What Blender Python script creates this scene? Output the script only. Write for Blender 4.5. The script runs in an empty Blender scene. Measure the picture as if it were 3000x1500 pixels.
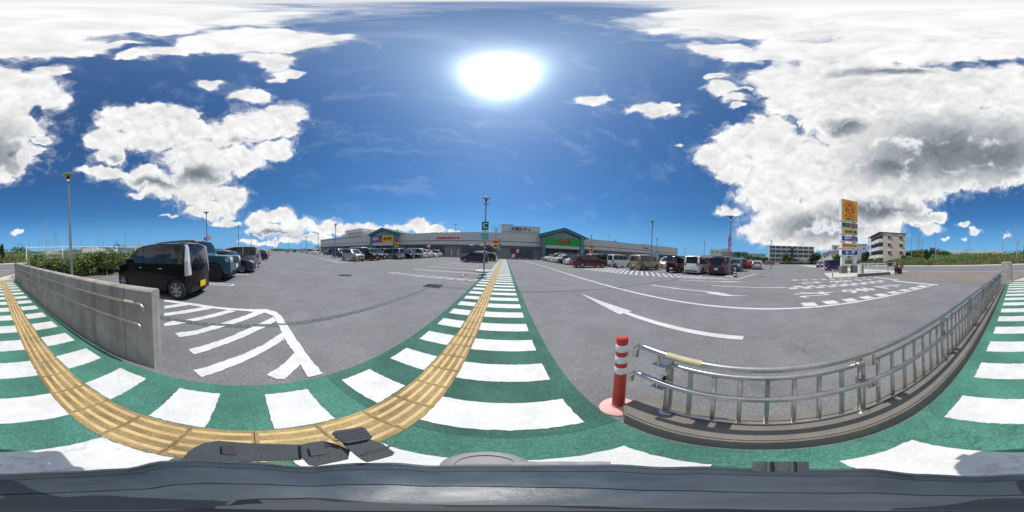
import bpy, bmesh, math, random
import numpy as np
from mathutils import Vector, Matrix, Euler
random.seed(7); RNG = np.random.default_rng(7)
SC = bpy.context.scene; COL = SC.collection
rad = math.radians
# ------------------------------------------------------------------ camera (360 degree equirectangular)
EYE = 1.42
ROLL, PITCH, YAW = rad(-1.8686), rad(-0.9342), rad(-2.6419)
def _R():
    cr, sr, cp, sp, cz, sz = math.cos(ROLL), math.sin(ROLL), math.cos(PITCH), math.sin(PITCH), math.cos(YAW), math.sin(YAW)
    Ry = Matrix(((cr, 0, sr), (0, 1, 0), (-sr, 0, cr))); Rx = Matrix(((1, 0, 0), (0, cp, -sp), (0, sp, cp)))
    Rz = Matrix(((cz, -sz, 0), (sz, cz, 0), (0, 0, 1)))
    return Rz @ Rx @ Ry
RM = _R()
def ray(px, py):            # direction of a photo pixel (3000 x 1500)
    a, e = rad((px - 1500) * .12), rad((750 - py) * .12)
    return RM @ Vector((math.cos(e) * math.sin(a), math.cos(e) * math.cos(a), math.sin(e)))
def G(px, py, z=0.0):       # where that ray meets the ground
    d = ray(px, py); t = (EYE - z) / -d.z
    return Vector((d.x * t, d.y * t, z))
cam = bpy.data.cameras.new('camera'); cam.type = 'PANO'
for holder in (cam, getattr(cam, 'cycles', None)):
    try: holder.panorama_type = 'EQUIRECTANGULAR'
    except Exception: pass
cam.clip_start = .01; cam.clip_end = 6000
CAM = bpy.data.objects.new('camera', cam); COL.objects.link(CAM)
cx, cy, cz_ = RM.col[0], RM.col[2], -RM.col[1]
CAM.matrix_world = Matrix(((cx.x, cy.x, cz_.x, 0), (cx.y, cy.y, cz_.y, 0), (cx.z, cy.z, cz_.z, EYE), (0, 0, 0, 1)))
SC.camera = CAM
# ------------------------------------------------------------------ colour management
SC.view_settings.view_transform = 'Standard'; SC.view_settings.look = 'None'
SC.view_settings.exposure = EXPOSURE = 0.0; SC.view_settings.gamma = 1.0
SC.cycles.use_denoising = True; SC.cycles.max_bounces = 6; SC.cycles.diffuse_bounces = 3; SC.cycles.glossy_bounces = 3
SC.cycles.transparent_max_bounces = 8; SC.cycles.sample_clamp_indirect = 6.0
# ------------------------------------------------------------------ sun
sd = ray(1465, 222)          # the sun in the photograph
SUN_EL, SUN_AZ = math.asin(sd.z), math.atan2(sd.x, sd.y)
sun = bpy.data.lights.new('sun', 'SUN'); sun.energy = 4.2; sun.angle = rad(.53); sun.color = (1, .955, .89)
SUN = bpy.data.objects.new('sun', sun); COL.objects.link(SUN); SUN.rotation_euler = (-sd).to_track_quat('-Z', 'Y').to_euler()
# ------------------------------------------------------------------ world: sky with clouds
W = bpy.data.worlds.new('World'); SC.world = W; W.use_nodes = True
NT = W.node_tree; NT.nodes.clear()
try: W.cycles.sampling_method = 'NONE'
except Exception: pass
class NB:                    # tiny node helper
    def __init__(s, nt): s.nt = nt
    def n(s, t, **k):
        nd = s.nt.nodes.new(t)
        for a, b in k.items(): setattr(nd, a, b)
        return nd
    def put(s, sock, v):
        if isinstance(v, bpy.types.NodeSocket): s.nt.links.new(v, sock)
        else: sock.default_value = v
    def math(s, op, a, b=0.0, c=0.0, clamp=False):
        nd = s.n('ShaderNodeMath', operation=op, use_clamp=clamp)
        for i, v in enumerate((a, b, c)): s.put(nd.inputs[i], v)
        return nd.outputs[0]
    def vmath(s, op, a, b=None):
        nd = s.n('ShaderNodeVectorMath', operation=op); s.put(nd.inputs[0], a)
        if b is not None: s.put(nd.inputs[3] if op == 'SCALE' else nd.inputs[1], b)
        return nd.outputs['Value'] if op in ('LENGTH', 'DOT_PRODUCT', 'DISTANCE') else nd.outputs['Vector']
    def mix(s, f, a, b, mode='MIX'):
        nd = s.n('ShaderNodeMix', data_type='RGBA', blend_type=mode)
        s.put(nd.inputs[0], f); s.put(nd.inputs[6], a); s.put(nd.inputs[7], b); return nd.outputs[2]
    def noise(s, vec, scale, detail=2.0, rough=.5, lac=2.0, dist=0.0):
        nd = s.n('ShaderNodeTexNoise'); s.put(nd.inputs['Vector'], vec); s.put(nd.inputs['Scale'], scale)
        s.put(nd.inputs['Detail'], detail); s.put(nd.inputs['Roughness'], rough); s.put(nd.inputs['Lacunarity'], lac); s.put(nd.inputs['Distortion'], dist)
        return nd
    def ramp(s, v, lo, hi, a=0.0, b=1.0, smooth=True):
        nd = s.n('ShaderNodeMapRange', interpolation_type='SMOOTHSTEP' if smooth else 'LINEAR')
        for i, q in enumerate((v, lo, hi, a, b)): s.put(nd.inputs[i], q)
        return nd.outputs[0]
B = NB(NT)
tc = B.n('ShaderNodeTexCoord').outputs['Generated']
sky = B.n('ShaderNodeTexSky', sky_type='NISHITA', sun_disc=False, sun_elevation=SUN_EL, sun_rotation=SUN_AZ, altitude=10, air_density=1.0, dust_density=.25, ozone_density=3.2)
# lobes: (photo px, py, half height deg, half width deg) measured in the three sky thirds of the photograph
Z = .5744
def zl(ox, L): return [(ox + a * Z, b * Z, r, w) for a, b, r, w in L]
LOBES = zl(0, [(40,430,4.5,4.2),(150,440,4.6,4.4),(230,500,4.2,4.4),(70,560,4.5,5),(140,640,3.6,3.6),(55,650,4.6,5.2),(40,770,5,6),(205,705,1.7,2.6),(60,840,3,4.5),(240,360,1.8,3),(300,380,.9,2),
    (1270,200,3.8,5),(1450,215,3.6,5),(1620,205,1.9,3),(1400,310,3.2,3.4),(1470,385,1.6,1.8),(1060,235,1.7,3.6),(880,262,1.9,3.4),(700,275,1.1,2.8),(560,225,.7,2),
    (1060,430,1.6,2.7),(1290,490,2.3,4.2),
    (620,610,4,5.2),(560,715,4.2,5.2),(760,585,4,5.5),(900,600,4,4.8),(760,690,5.2,8),(960,680,4.6,6.5),(560,790,2.8,4.4),(980,790,6,9),(1160,690,5,6.2),(1320,640,5.5,7),(1435,600,4.2,5),(1470,660,3.6,3.2),(1380,760,3.2,6),(1190,820,4.6,8),
    (1020,900,5.5,9),(740,900,3.4,7.5),(560,885,2.6,5),(460,865,1.4,3.2),(830,960,3.6,7.5),(1010,990,4.2,9),(1180,1010,3.7,5.4),(1080,1075,2.4,8),(1150,1125,1.1,5),(700,1000,1.3,3),
    (1430,1105,2.7,4.6),(1330,1120,2.3,5),(1530,1140,2.2,5),(1660,1165,1.9,6),(1400,1175,1.7,10),(1560,1215,1.5,11),(1350,1235,.8,9),(870,1107,.5,2.6),(80,1187,.8,1.7)]) + zl(1000, [
    (20,1165,2,5),(150,1175,2.1,6),(290,1168,2.2,5),(390,1150,2.4,3.6),(480,1168,1.6,3.6),(570,1182,.7,2),(1600,560,2.2,6.3),(1290,505,1.5,3.6),(1735,740,.8,1),(1700,525,.9,2.4)]) + zl(2000, [
    (440,120,5,6),(250,250,2.3,4),(420,290,1.9,5),(800,100,6.5,9),(1250,90,6.5,9),(1700,90,6.5,9),(650,260,4.5,8),(1000,250,5,10),(1350,230,5,10),
    (600,430,7.3,7.7),(560,530,5.6,5.9),(800,430,9.8,13.0),(760,590,6.7,8.3),(1050,400,6.1,10.6),(1300,460,5.6,11.8),(1560,410,5.1,11.8),(1680,480,6.1,10.6),(1050,620,8.5,14.2),(1350,640,9.2,16.5),(1650,640,8.5,14.2),(1400,780,9.2,16.5),(1680,780,7.9,13.0),(1300,900,5.6,14.2),(1560,890,4.6,13.0),
    (330,720,5.9,7.7),(200,800,5.4,6.4),(440,680,5.6,5.9),(300,870,5.1,7.1),(560,800,8.5,11.8),(460,980,7.3,10.6),(760,860,8.5,13.0),(1000,880,7.3,11.8),(1170,960,4.4,11.8),(560,1110,6.8,13.0),(820,1080,6.1,14.2),(1010,1110,4.4,10.6),(1200,1110,2.7,5.9),(1260,1165,1.8,4.0),(1310,1100,2.3,3.1),(230,1075,1.6,4.2),(480,1190,3.9,10.6),(700,1220,3.2,16.5),(960,1170,3.0,10.6),(1130,1060,2.7,8.3),
    (850,690,6,9),(1050,780,6,10),(900,790,6,9),(1250,850,5,9),(700,980,5,8),(850,970,5,9),(1060,1010,4,9),(400,1185,2.6,7),(560,1235,2,9),(190,390,1.6,2.3),(200,450,2.1,3),(260,490,1.5,2.2),(280,535,1,1.3),(320,445,.6,1),(1440,1148,1.1,1.8),(1490,1183,1,2.2),(1660,1193,.5,1),(1340,1225,.6,1.2),(1430,1222,.7,1.2)]) + zl(3000, [
    (150,110,6.5,8),(450,100,5,7),(330,235,2.8,4),(100,220,4.4,7),(650,90,4.2,6),(900,85,2.6,4),(740,150,2,3.4)])
DARK = zl(2000, [(1330,770,8,17),(1580,780,7,13),(1100,850,4,10),(690,1155,3.4,10),(980,1075,2.4,12),(820,650,1.8,4),(1100,350,1.0,7)]) + zl(0, [(1020,890,2.2,6.5),(780,930,1.2,6),(1250,720,.8,2.4),(600,810,.7,2.6),(1400,1195,.9,8),(50,780,1.2,2.2)])
zen = B.n('ShaderNodeSeparateXYZ'); B.put(zen.inputs[0], tc); B.n_z = zen.outputs[2]
big = B.noise(tc, 7.5, 2.0, .55).outputs['Color']
fine = B.noise(tc, 30.0, 2.0, .6).outputs['Color']
warp = B.vmath('ADD', B.vmath('SCALE', B.vmath('SUBTRACT', big, (.5, .5, .5)), .12), B.vmath('SCALE', B.vmath('SUBTRACT', fine, (.5, .5, .5)), .03))
dw = B.vmath('ADD', tc, warp)
def field(lobes, vec, k):
    acc = None; base = vec
    for i, (px, py, r, w) in enumerate(lobes):
        if i % 10 == 9: vec = B.vmath('ADD', base, B.math('MULTIPLY', acc, 1e-6))   # keeps the node order (and stack) short
        c = ray(px, py); e = Vector((c.y, -c.x, 0)).normalized(); u = c.cross(e); u = u if u.z > 0 else -u
        e /= rad(w); u /= rad(r)
        a = B.math('SUBTRACT', B.vmath('DOT_PRODUCT', vec, tuple(e)), e.dot(c))
        b = B.math('SUBTRACT', B.vmath('DOT_PRODUCT', vec, tuple(u)), u.dot(c))
        L = B.math('MULTIPLY_ADD', a, a, B.math('MULTIPLY', b, b))
        acc = L if acc is None else B.math('SMOOTH_MIN', acc, L, k)
    return B.math('SUBTRACT', 1.0, B.math('SQRT', B.math('MAXIMUM', acc, 0.0)))
F = field(LOBES, dw, .25)
def puffs(vec, scale, detail):
    v = B.n('ShaderNodeTexVoronoi', feature='F1'); B.put(v.inputs['Vector'], vec); v.inputs['Scale'].default_value = scale; v.inputs['Detail'].default_value = detail; v.inputs['Roughness'].default_value = .55; v.inputs['Lacunarity'].default_value = 2.3
    try: v.normalize = True
    except Exception: pass
    return B.math('SUBTRACT', 1.0, v.outputs['Distance'])
n1 = B.noise(dw, 17.0, 6.0, .6, 2.1).outputs['Fac']
p1 = puffs(dw, 13.0, 1.0)
p2 = puffs(B.vmath('ADD', dw, tuple(sd * .022 + Vector((0, 0, .012)))), 13.0, 1.0)
nl = B.noise(dw, 4.5, 2.0, .5).outputs['Fac']
Fd = field(DARK, B.vmath('ADD', tc, B.vmath('SCALE', warp, .8)), .5)
dens = B.math('MULTIPLY_ADD', B.math('SUBTRACT', p1, .62), .85, B.math('MULTIPLY_ADD', B.math('SUBTRACT', n1, .5), .95, F))
alpha = B.ramp(dens, -.20, .22)
wisp = B.math('MULTIPLY', B.ramp(B.math('MULTIPLY_ADD', B.math('SUBTRACT', n1, .5), 2.2, F), -.55, .35), .42)
alpha = B.math('MAXIMUM', alpha, wisp)
edge = B.ramp(dens, .0, .55)
relief = B.math('SUBTRACT', p1, p2)                         # > 0 : the puff turns towards the sun
shade = B.math('MULTIPLY_ADD', relief, .60, B.math('MULTIPLY_ADD', B.math('SUBTRACT', nl, .5), .30, .93))
shade = B.math('SUBTRACT', shade, B.math('MULTIPLY', edge, .07))
darkm = B.ramp(B.math('MULTIPLY_ADD', B.math('SUBTRACT', n1, .5), .22, B.math('MULTIPLY_ADD', B.math('SUBTRACT', p1, .6), .25, Fd)), -1.35, .95)
shade = B.math('MULTIPLY', shade, B.math('SUBTRACT', 1.0, B.math('MULTIPLY', B.math('MULTIPLY', darkm, B.ramp(dens, .05, .6)), .72)))
shade = B.math('ADD', shade, B.ramp(zen.outputs[2], .90, .99, 0, .07))
shade = B.math('MINIMUM', B.math('MAXIMUM', shade, .16), 1.06)
cc = B.mix(B.ramp(shade, .15, .85), (.80, .92, 1.06, 1), (1.0, 1.0, 1.0, 1))
cloudc = B.vmath('SCALE', cc, shade)
SKY_K = .075
skyc = B.vmath('SCALE', sky.outputs[0], SKY_K)
skyc = B.vmath('MULTIPLY', skyc, (.40, .90, 1.30))
skyc = B.mix(B.ramp(B.n_z, .0, .26, .80, 0.0), skyc, (.17, .43, .80, 1))
# thin cirrus veil on the sunny side
cir = B.n('ShaderNodeMapping', vector_type='TEXTURE'); B.put(cir.inputs['Vector'], B.vmath('ADD', tc, B.vmath('SCALE', B.vmath('SUBTRACT', big, (.5, .5, .5)), .12)))
cir.inputs['Rotation'].default_value = (.2, .1, .5); cir.inputs['Scale'].default_value = (1.6, .34, .22)
cn = B.noise(cir.outputs[0], 2.6, 6.0, .62).outputs['Fac']
sdot = B.vmath('DOT_PRODUCT', tc, tuple(sd))
veil = B.math('MULTIPLY', B.ramp(cn, .5, .8), B.math('MULTIPLY', B.ramp(sdot, .25, .90), .17))
skyc = B.mix(veil, skyc, (.80, .88, 1.0, 1))
# glow painted into the sky round the sun: aureole plus squeezed lens bloom
se = Vector((sd.y, -sd.x, 0)).normalized(); su = sd.cross(se) if sd.cross(se).z > 0 else -sd.cross(se)
sa, sb_ = B.math('MULTIPLY', B.vmath('DOT_PRODUCT', tc, tuple(se)), 1.32), B.vmath('DOT_PRODUCT', tc, tuple(su))
ang = B.math('MAXIMUM', B.math('SQRT', B.math('MULTIPLY_ADD', sa, sa, B.math('MULTIPLY', sb_, sb_))), B.math('MULTIPLY', B.math('SUBTRACT', 1.0, sdot), 1.3))
g1 = B.math('MULTIPLY', B.math('EXPONENT', B.math('MULTIPLY', B.math('POWER', B.math('DIVIDE', ang, rad(6.2)), 2.0), -1.0)), 3.4)
g2 = B.math('MULTIPLY', B.math('EXPONENT', B.math('DIVIDE', ang, -rad(17))), .52)
glow = B.math('ADD', g1, g2)
skyc = B.vmath('ADD', skyc, B.vmath('SCALE', (.88, .96, 1.0), glow))
final = B.mix(alpha, skyc, cloudc)
bg = B.n('ShaderNodeBackground'); B.put(bg.inputs[0], final); bg.inputs[1].default_value = 1.0
wo = B.n('ShaderNodeOutputWorld'); NT.links.new(bg.outputs[0], wo.inputs[0])
# ------------------------------------------------------------------ materials
MATS = {}
def mat(name, col, rough=.6, metal=0.0, spec=.5, var=.12, scale=6.0, bump=0.0, bscale=60.0, coat=0.0, col2=None, detail=4.0, speck=0.0, sscale=300.0, emit=0.0):
    """procedural surface: base colour broken up by two noises, optional fine speckle and relief"""
    if name in MATS: return MATS[name]
    m = bpy.data.materials.new(name); m.use_nodes = True; nt = m.node_tree; nt.nodes.clear(); N = NB(nt)
    out = N.n('ShaderNodeOutputMaterial'); p = N.n('ShaderNodeBsdfPrincipled'); nt.links.new(p.outputs[0], out.inputs[0])
    co = N.n('ShaderNodeTexCoord').outputs['Object']
    c = tuple(col) + (1,)
    if var > 0 or col2:
        f = N.noise(co, scale, detail, .6).outputs['Fac']
        if col2: cc = N.mix(N.ramp(f, .38, .64), c, tuple(col2) + (1,))
        else: cc = N.mix(N.ramp(f, .25, .75), tuple(x * (1 - var) for x in col) + (1,), tuple(min(1, x * (1 + var)) for x in col) + (1,))
        if speck > 0:
            s = N.noise(co, sscale, 1.0, .5).outputs['Fac']
            cc = N.vmath('SCALE', cc, N.ramp(s, .3, .72, 1 - speck, 1 + speck, False))
        N.put(p.inputs['Base Color'], cc)
        N.put(p.inputs['Roughness'], N.ramp(f, .2, .8, max(.02, rough * .85), min(1, rough * 1.12)))
    else:
        p.inputs['Base Color'].default_value = c; p.inputs['Roughness'].default_value = rough
    p.inputs['Metallic'].default_value = metal; p.inputs['Specular IOR Level'].default_value = spec
    if coat: p.inputs['Coat Weight'].default_value = coat; p.inputs['Coat Roughness'].default_value = .04
    if emit: p.inputs['Emission Color'].default_value = c; p.inputs['Emission Strength'].default_value = emit
    if bump:
        bn = N.n('ShaderNodeBump'); bn.inputs['Strength'].default_value = bump; bn.inputs['Distance'].default_value = .01
        N.put(bn.inputs['Height'], N.noise(co, bscale, 4.0, .6).outputs['Fac']); nt.links.new(bn.outputs[0], p.inputs['Normal'])
    MATS[name] = m; return m
def ground_mat(name, col, big=.08, bigs=.35, speck=.26, sscale=110.0, rough=.85, stain=.15, stains=1.6, worn=None, wornk=(.58, .7), bump=.25, cracks=0.0, crs=.5, oil=0.0):
    if name in MATS: return MATS[name]
    m = bpy.data.materials.new(name); m.use_nodes = True; nt = m.node_tree; nt.nodes.clear(); N = NB(nt)
    out = N.n('ShaderNodeOutputMaterial'); p = N.n('ShaderNodeBsdfPrincipled'); nt.links.new(p.outputs[0], out.inputs[0])
    pos = N.n('ShaderNodeNewGeometry').outputs['Position']
    c = tuple(col) + (1,)
    b = N.noise(pos, bigs, 4.0, .6).outputs['Fac']; st = N.noise(pos, stains, 5.0, .65).outputs['Fac']
    k = N.math('MULTIPLY', N.ramp(b, .3, .7, 1 - big, 1 + big), N.ramp(st, .35, .62, 1 - stain, 1.0))
    vo = N.n('ShaderNodeTexVoronoi', feature='F1'); N.put(vo.inputs['Vector'], pos); vo.inputs['Scale'].default_value = sscale
    sp = N.n('ShaderNodeSeparateColor'); N.put(sp.inputs[0], vo.outputs['Color'])
    k = N.math('MULTIPLY', k, N.math('MULTIPLY_ADD', N.math('SUBTRACT', N.math('POWER', sp.outputs[0], 1.8), .33), speck * 2, 1.0))
    if oil:        # oil drips and dark patches with their own outline
        k = N.math('MULTIPLY', k, N.ramp(N.noise(pos, 1.1, 3.0, .55, dist=.6).outputs['Fac'], .64, .76, 1.0, 1 - oil))
        k = N.math('MULTIPLY', k, N.ramp(N.noise(pos, 5.5, 2.0, .5).outputs['Fac'], .70, .78, 1.0, 1 - oil * .8))
        k = N.math('MULTIPLY', k, N.ramp(N.noise(N.vmath('MULTIPLY', pos, (3.0, .12, 1.0)), 1.0, 3.0, .6).outputs['Fac'], .5, .7, 1.0, 1 + oil * .35))
    if cracks:
        vc = N.n('ShaderNodeTexVoronoi', feature='DISTANCE_TO_EDGE'); N.put(vc.inputs['Vector'], N.vmath('ADD', pos, N.vmath('SCALE', N.noise(pos, 2.2, 4.0, .65).outputs['Color'], .55))); vc.inputs['Scale'].default_value = crs
        gate = N.ramp(N.noise(pos, .6, 2.0, .5).outputs['Fac'], .45, .6)
        k = N.math('MULTIPLY', k, N.math('SUBTRACT', 1.0, N.math('MULTIPLY', gate, N.ramp(vc.outputs['Distance'], .0, (.008 * crs / .5), cracks, 0.0))))
    cc = N.vmath('SCALE', c[:3], k)
    if worn:
        w = N.ramp(N.noise(pos, 9.0, 6.0, .7).outputs['Fac'], *wornk)
        cc = N.mix(w, cc, tuple(worn) + (1,))
    N.put(p.inputs['Base Color'], cc); p.inputs['Roughness'].default_value = rough; p.inputs['Specular IOR Level'].default_value = .3
    bn = N.n('ShaderNodeBump'); bn.inputs['Strength'].default_value = bump; bn.inputs['Distance'].default_value = .006
    N.put(bn.inputs['Height'], vo.outputs['Distance']); nt.links.new(bn.outputs[0], p.inputs['Normal'])
    MATS[name] = m; return m
ASPH = ground_mat('asphalt', (.174, .174, .182), stain=.14, cracks=.20, crs=.22, oil=.16)
ROADM = ground_mat('road_asphalt', (.165, .165, .172), speck=.2, sscale=40)
APRON = ground_mat('apron_asphalt', (.20, .175, .155), speck=.25)
GREEN2 = ground_mat('worn_green_coating', (.046, .135, .104), big=.16, speck=.30, sscale=140, stain=.28, worn=(.11, .12, .115), wornk=(.58, .76), cracks=.22, crs=.5, oil=.14)
GREEN = ground_mat('green_coating', (.062, .190, .145), big=.16, speck=.30, sscale=140, stain=.26, worn=(.14, .17, .155), wornk=(.62, .80), cracks=.22, crs=.5, oil=.14)
PAINT = ground_mat('white_paint', (.62, .62, .61), big=.05, speck=.06, sscale=120, stain=.12, stains=4, rough=.6, worn=(.26, .27, .27), wornk=(.665, .72), bump=.12, cracks=.18, crs=1.1, oil=.05)
PAINTF = ground_mat('white_line_paint', (.56, .56, .55), big=.06, speck=.08, sscale=80, stain=.14, rough=.65, worn=(.22, .22, .23), wornk=(.62, .70), bump=.1, cracks=.4, crs=1.0, oil=.12)
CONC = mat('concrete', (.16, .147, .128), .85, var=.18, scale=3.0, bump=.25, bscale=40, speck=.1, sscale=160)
WALLC = mat('board_marked_concrete', (.37, .345, .31), .88, var=.2, scale=2.2, bump=.2, bscale=30, col2=(.29, .27, .245), speck=.08, sscale=120)
PALEC = mat('pale_concrete', (.46, .445, .41), .9, var=.12, scale=2.0, bump=.15)
def streaks(m, amount=.35):
    nt = m.node_tree; N = NB(nt); p = next(n for n in nt.nodes if n.type == 'BSDF_PRINCIPLED'); src = p.inputs['Base Color'].links[0].from_socket
    pos = N.n('ShaderNodeNewGeometry').outputs['Position']
    v = N.noise(N.vmath('MULTIPLY', pos, (7.0, 7.0, .35)), 1.0, 4.0, .6).outputs['Fac']; w = N.noise(pos, 1.3, 4.0, .6).outputs['Fac']
    sp = N.noise(pos, 16.0, 2.0, .5).outputs['Fac']
    k = N.math('MULTIPLY', N.ramp(v, .45, .68, 1.0, 1 - amount), N.ramp(w, .35, .7, 1.08, .85)); k = N.math('MULTIPLY', k, N.ramp(sp, .70, .74, 1.0, .6))
    nt.links.new(N.vmath('SCALE', src, k), p.inputs['Base Color'])
streaks(WALLC, .24)
STEEL = mat('stainless_steel', (.50, .49, .47), .34, 1.0, var=.16, scale=9, col2=(.39, .38, .36))
DARKM = mat('dark_metal', (.04, .045, .05), .5, .4)
RUBBER = mat('rubber', (.018, .018, .019), .75, var=.2, scale=12)
GLASS = mat('car_glass', (.012, .014, .018), .04, 0, .6, var=0)
GLASSL = mat('clear_car_glass', (.05, .065, .06), .05, 0, .6, var=.1, scale=1.5)
CHROME = mat('chrome', (.75, .75, .76), .12, 1.0, var=0)
RIM = mat('alloy', (.50, .50, .51), .3, .9, var=0)
LAMPW = mat('lamp_clear', (.62, .64, .66), .08, .35, .6, var=.1, scale=30)
LAMPR = mat('lamp_red', (.36, .012, .016), .12, 0, .6, var=.1, scale=30)
PLATEW = mat('plate_white', (.72, .73, .72), .5); PLATEY = mat('plate_yellow', (.80, .50, .02), .5)
PLASTIC = mat('dark_plastic', (.022, .022, .024), .55)
REDP = mat('red_urethane', (.52, .045, .030), .45, var=.12, scale=8); PINK = mat('faded_pink_rubber', (.72, .40, .36), .7, var=.1)
REFL = mat('white_reflective_sheet', (.74, .76, .76), .4)
WHITE = mat('white_coat', (.76, .77, .76), .45, var=.05); BLACK = mat('black_coat', (.015, .015, .016), .5)
TEAL = mat('teal_sheet', (.030, .20, .19), .5, var=.08, scale=1.5); TEALP = mat('teal_column', (.10, .19, .20), .6, var=.08)
FASCIA = mat('metal_siding', (.55, .53, .50), .55, var=.05, scale=.6); GREYW = mat('grey_wall', (.27, .265, .265), .8, var=.08, scale=.5)
BAND = mat('dark_band', (.12, .135, .14), .6); SHOPG = mat('shop_glass', (.07, .09, .095), .08, 0, .6, var=.3, scale=.7)
SIGNG = mat('sign_green', (.010, .33, .045), .5, var=.04); SIGNR = mat('sign_red', (.60, .02, .03), .5, var=0); SIGNY = mat('sign_yellow', (.85, .44, .02), .5, var=.04)
SIGNB = mat('sign_blue', (.012, .05, .28), .5, var=.05); SIGNO = mat('sign_orange', (.78, .16, .03), .5, var=0); SIGNDG = mat('sign_dark_green', (.008, .115, .06), .5, var=.03)
SIGNT = mat('sign_turquoise', (.06, .36, .34), .5, var=.06); NAVY = mat('navy_letter', (.02, .07, .16), .5, var=0); SIGNPK = mat('pink_letter', (.80, .25, .22), .5, var=0)
POLE = mat('galvanised_blue', (.20, .24, .28), .5, .35, var=.06); POLEG = mat('pole_grey_green', (.22, .26, .25), .5, .3)
LEAF1 = mat('leaf_green', (.095, .165, .026), .5, var=.45, scale=2.0, col2=(.16, .215, .035)); LEAF2 = mat('leaf_dark', (.018, .040, .014), .6, var=.4, scale=.6)
LEAF3 = mat('leaf_brownish', (.060, .055, .028), .7, col2=(.045, .060, .018), scale=3); LEAF4 = mat('leaf_mid', (.055, .105, .024), .6, var=.4, scale=.4, col2=(.035, .07, .016)); LEAFR = mat('leaf_reddish', (.10, .02, .025), .6, var=.4, scale=3)
GRASSM = mat('tall_grass', (.105, .180, .035), .7, col2=(.17, .20, .07), scale=.16, var=.3); GRASSD = mat('weeds_green', (.070, .140, .030), .7, col2=(.105, .165, .04), scale=.1)
DRY = mat('dry_grass', (.26, .17, .085), .8, var=.2, scale=.4); SOIL = mat('soil', (.17, .12, .075), .95, var=.2, scale=1.0)
BARK = mat('bark', (.10, .08, .06), .9, var=.25, scale=8)
TACB = ground_mat('tactile_base', (.33, .245, .120), big=.18, bigs=1.7, speck=.25, sscale=160, stain=.38, stains=3.0, rough=.8, bump=.15); TACR = ground_mat('tactile_bar', (.60, .425, .195), big=.12, bigs=2.3, speck=.12, sscale=160, stain=.22, stains=5.0, rough=.6, worn=(.36, .25, .10), wornk=(.60, .75), bump=.1)
TAPE = mat('tan_tape', (.44, .39, .25), .6, var=.12, scale=14)
BEIGE = mat('beige_render', (.56, .46, .36), .85, var=.05, scale=.5); OFFW = mat('off_white_render', (.62, .62, .58), .85, var=.08, scale=.5); GREYB = mat('grey_render', (.50, .49, .44), .85, var=.1, scale=.4)
WIND = mat('window_pane', (.05, .055, .06), .1, 0, .6, var=.2, scale=1); BROWN = mat('brown_trim', (.06, .045, .04), .6)
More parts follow.
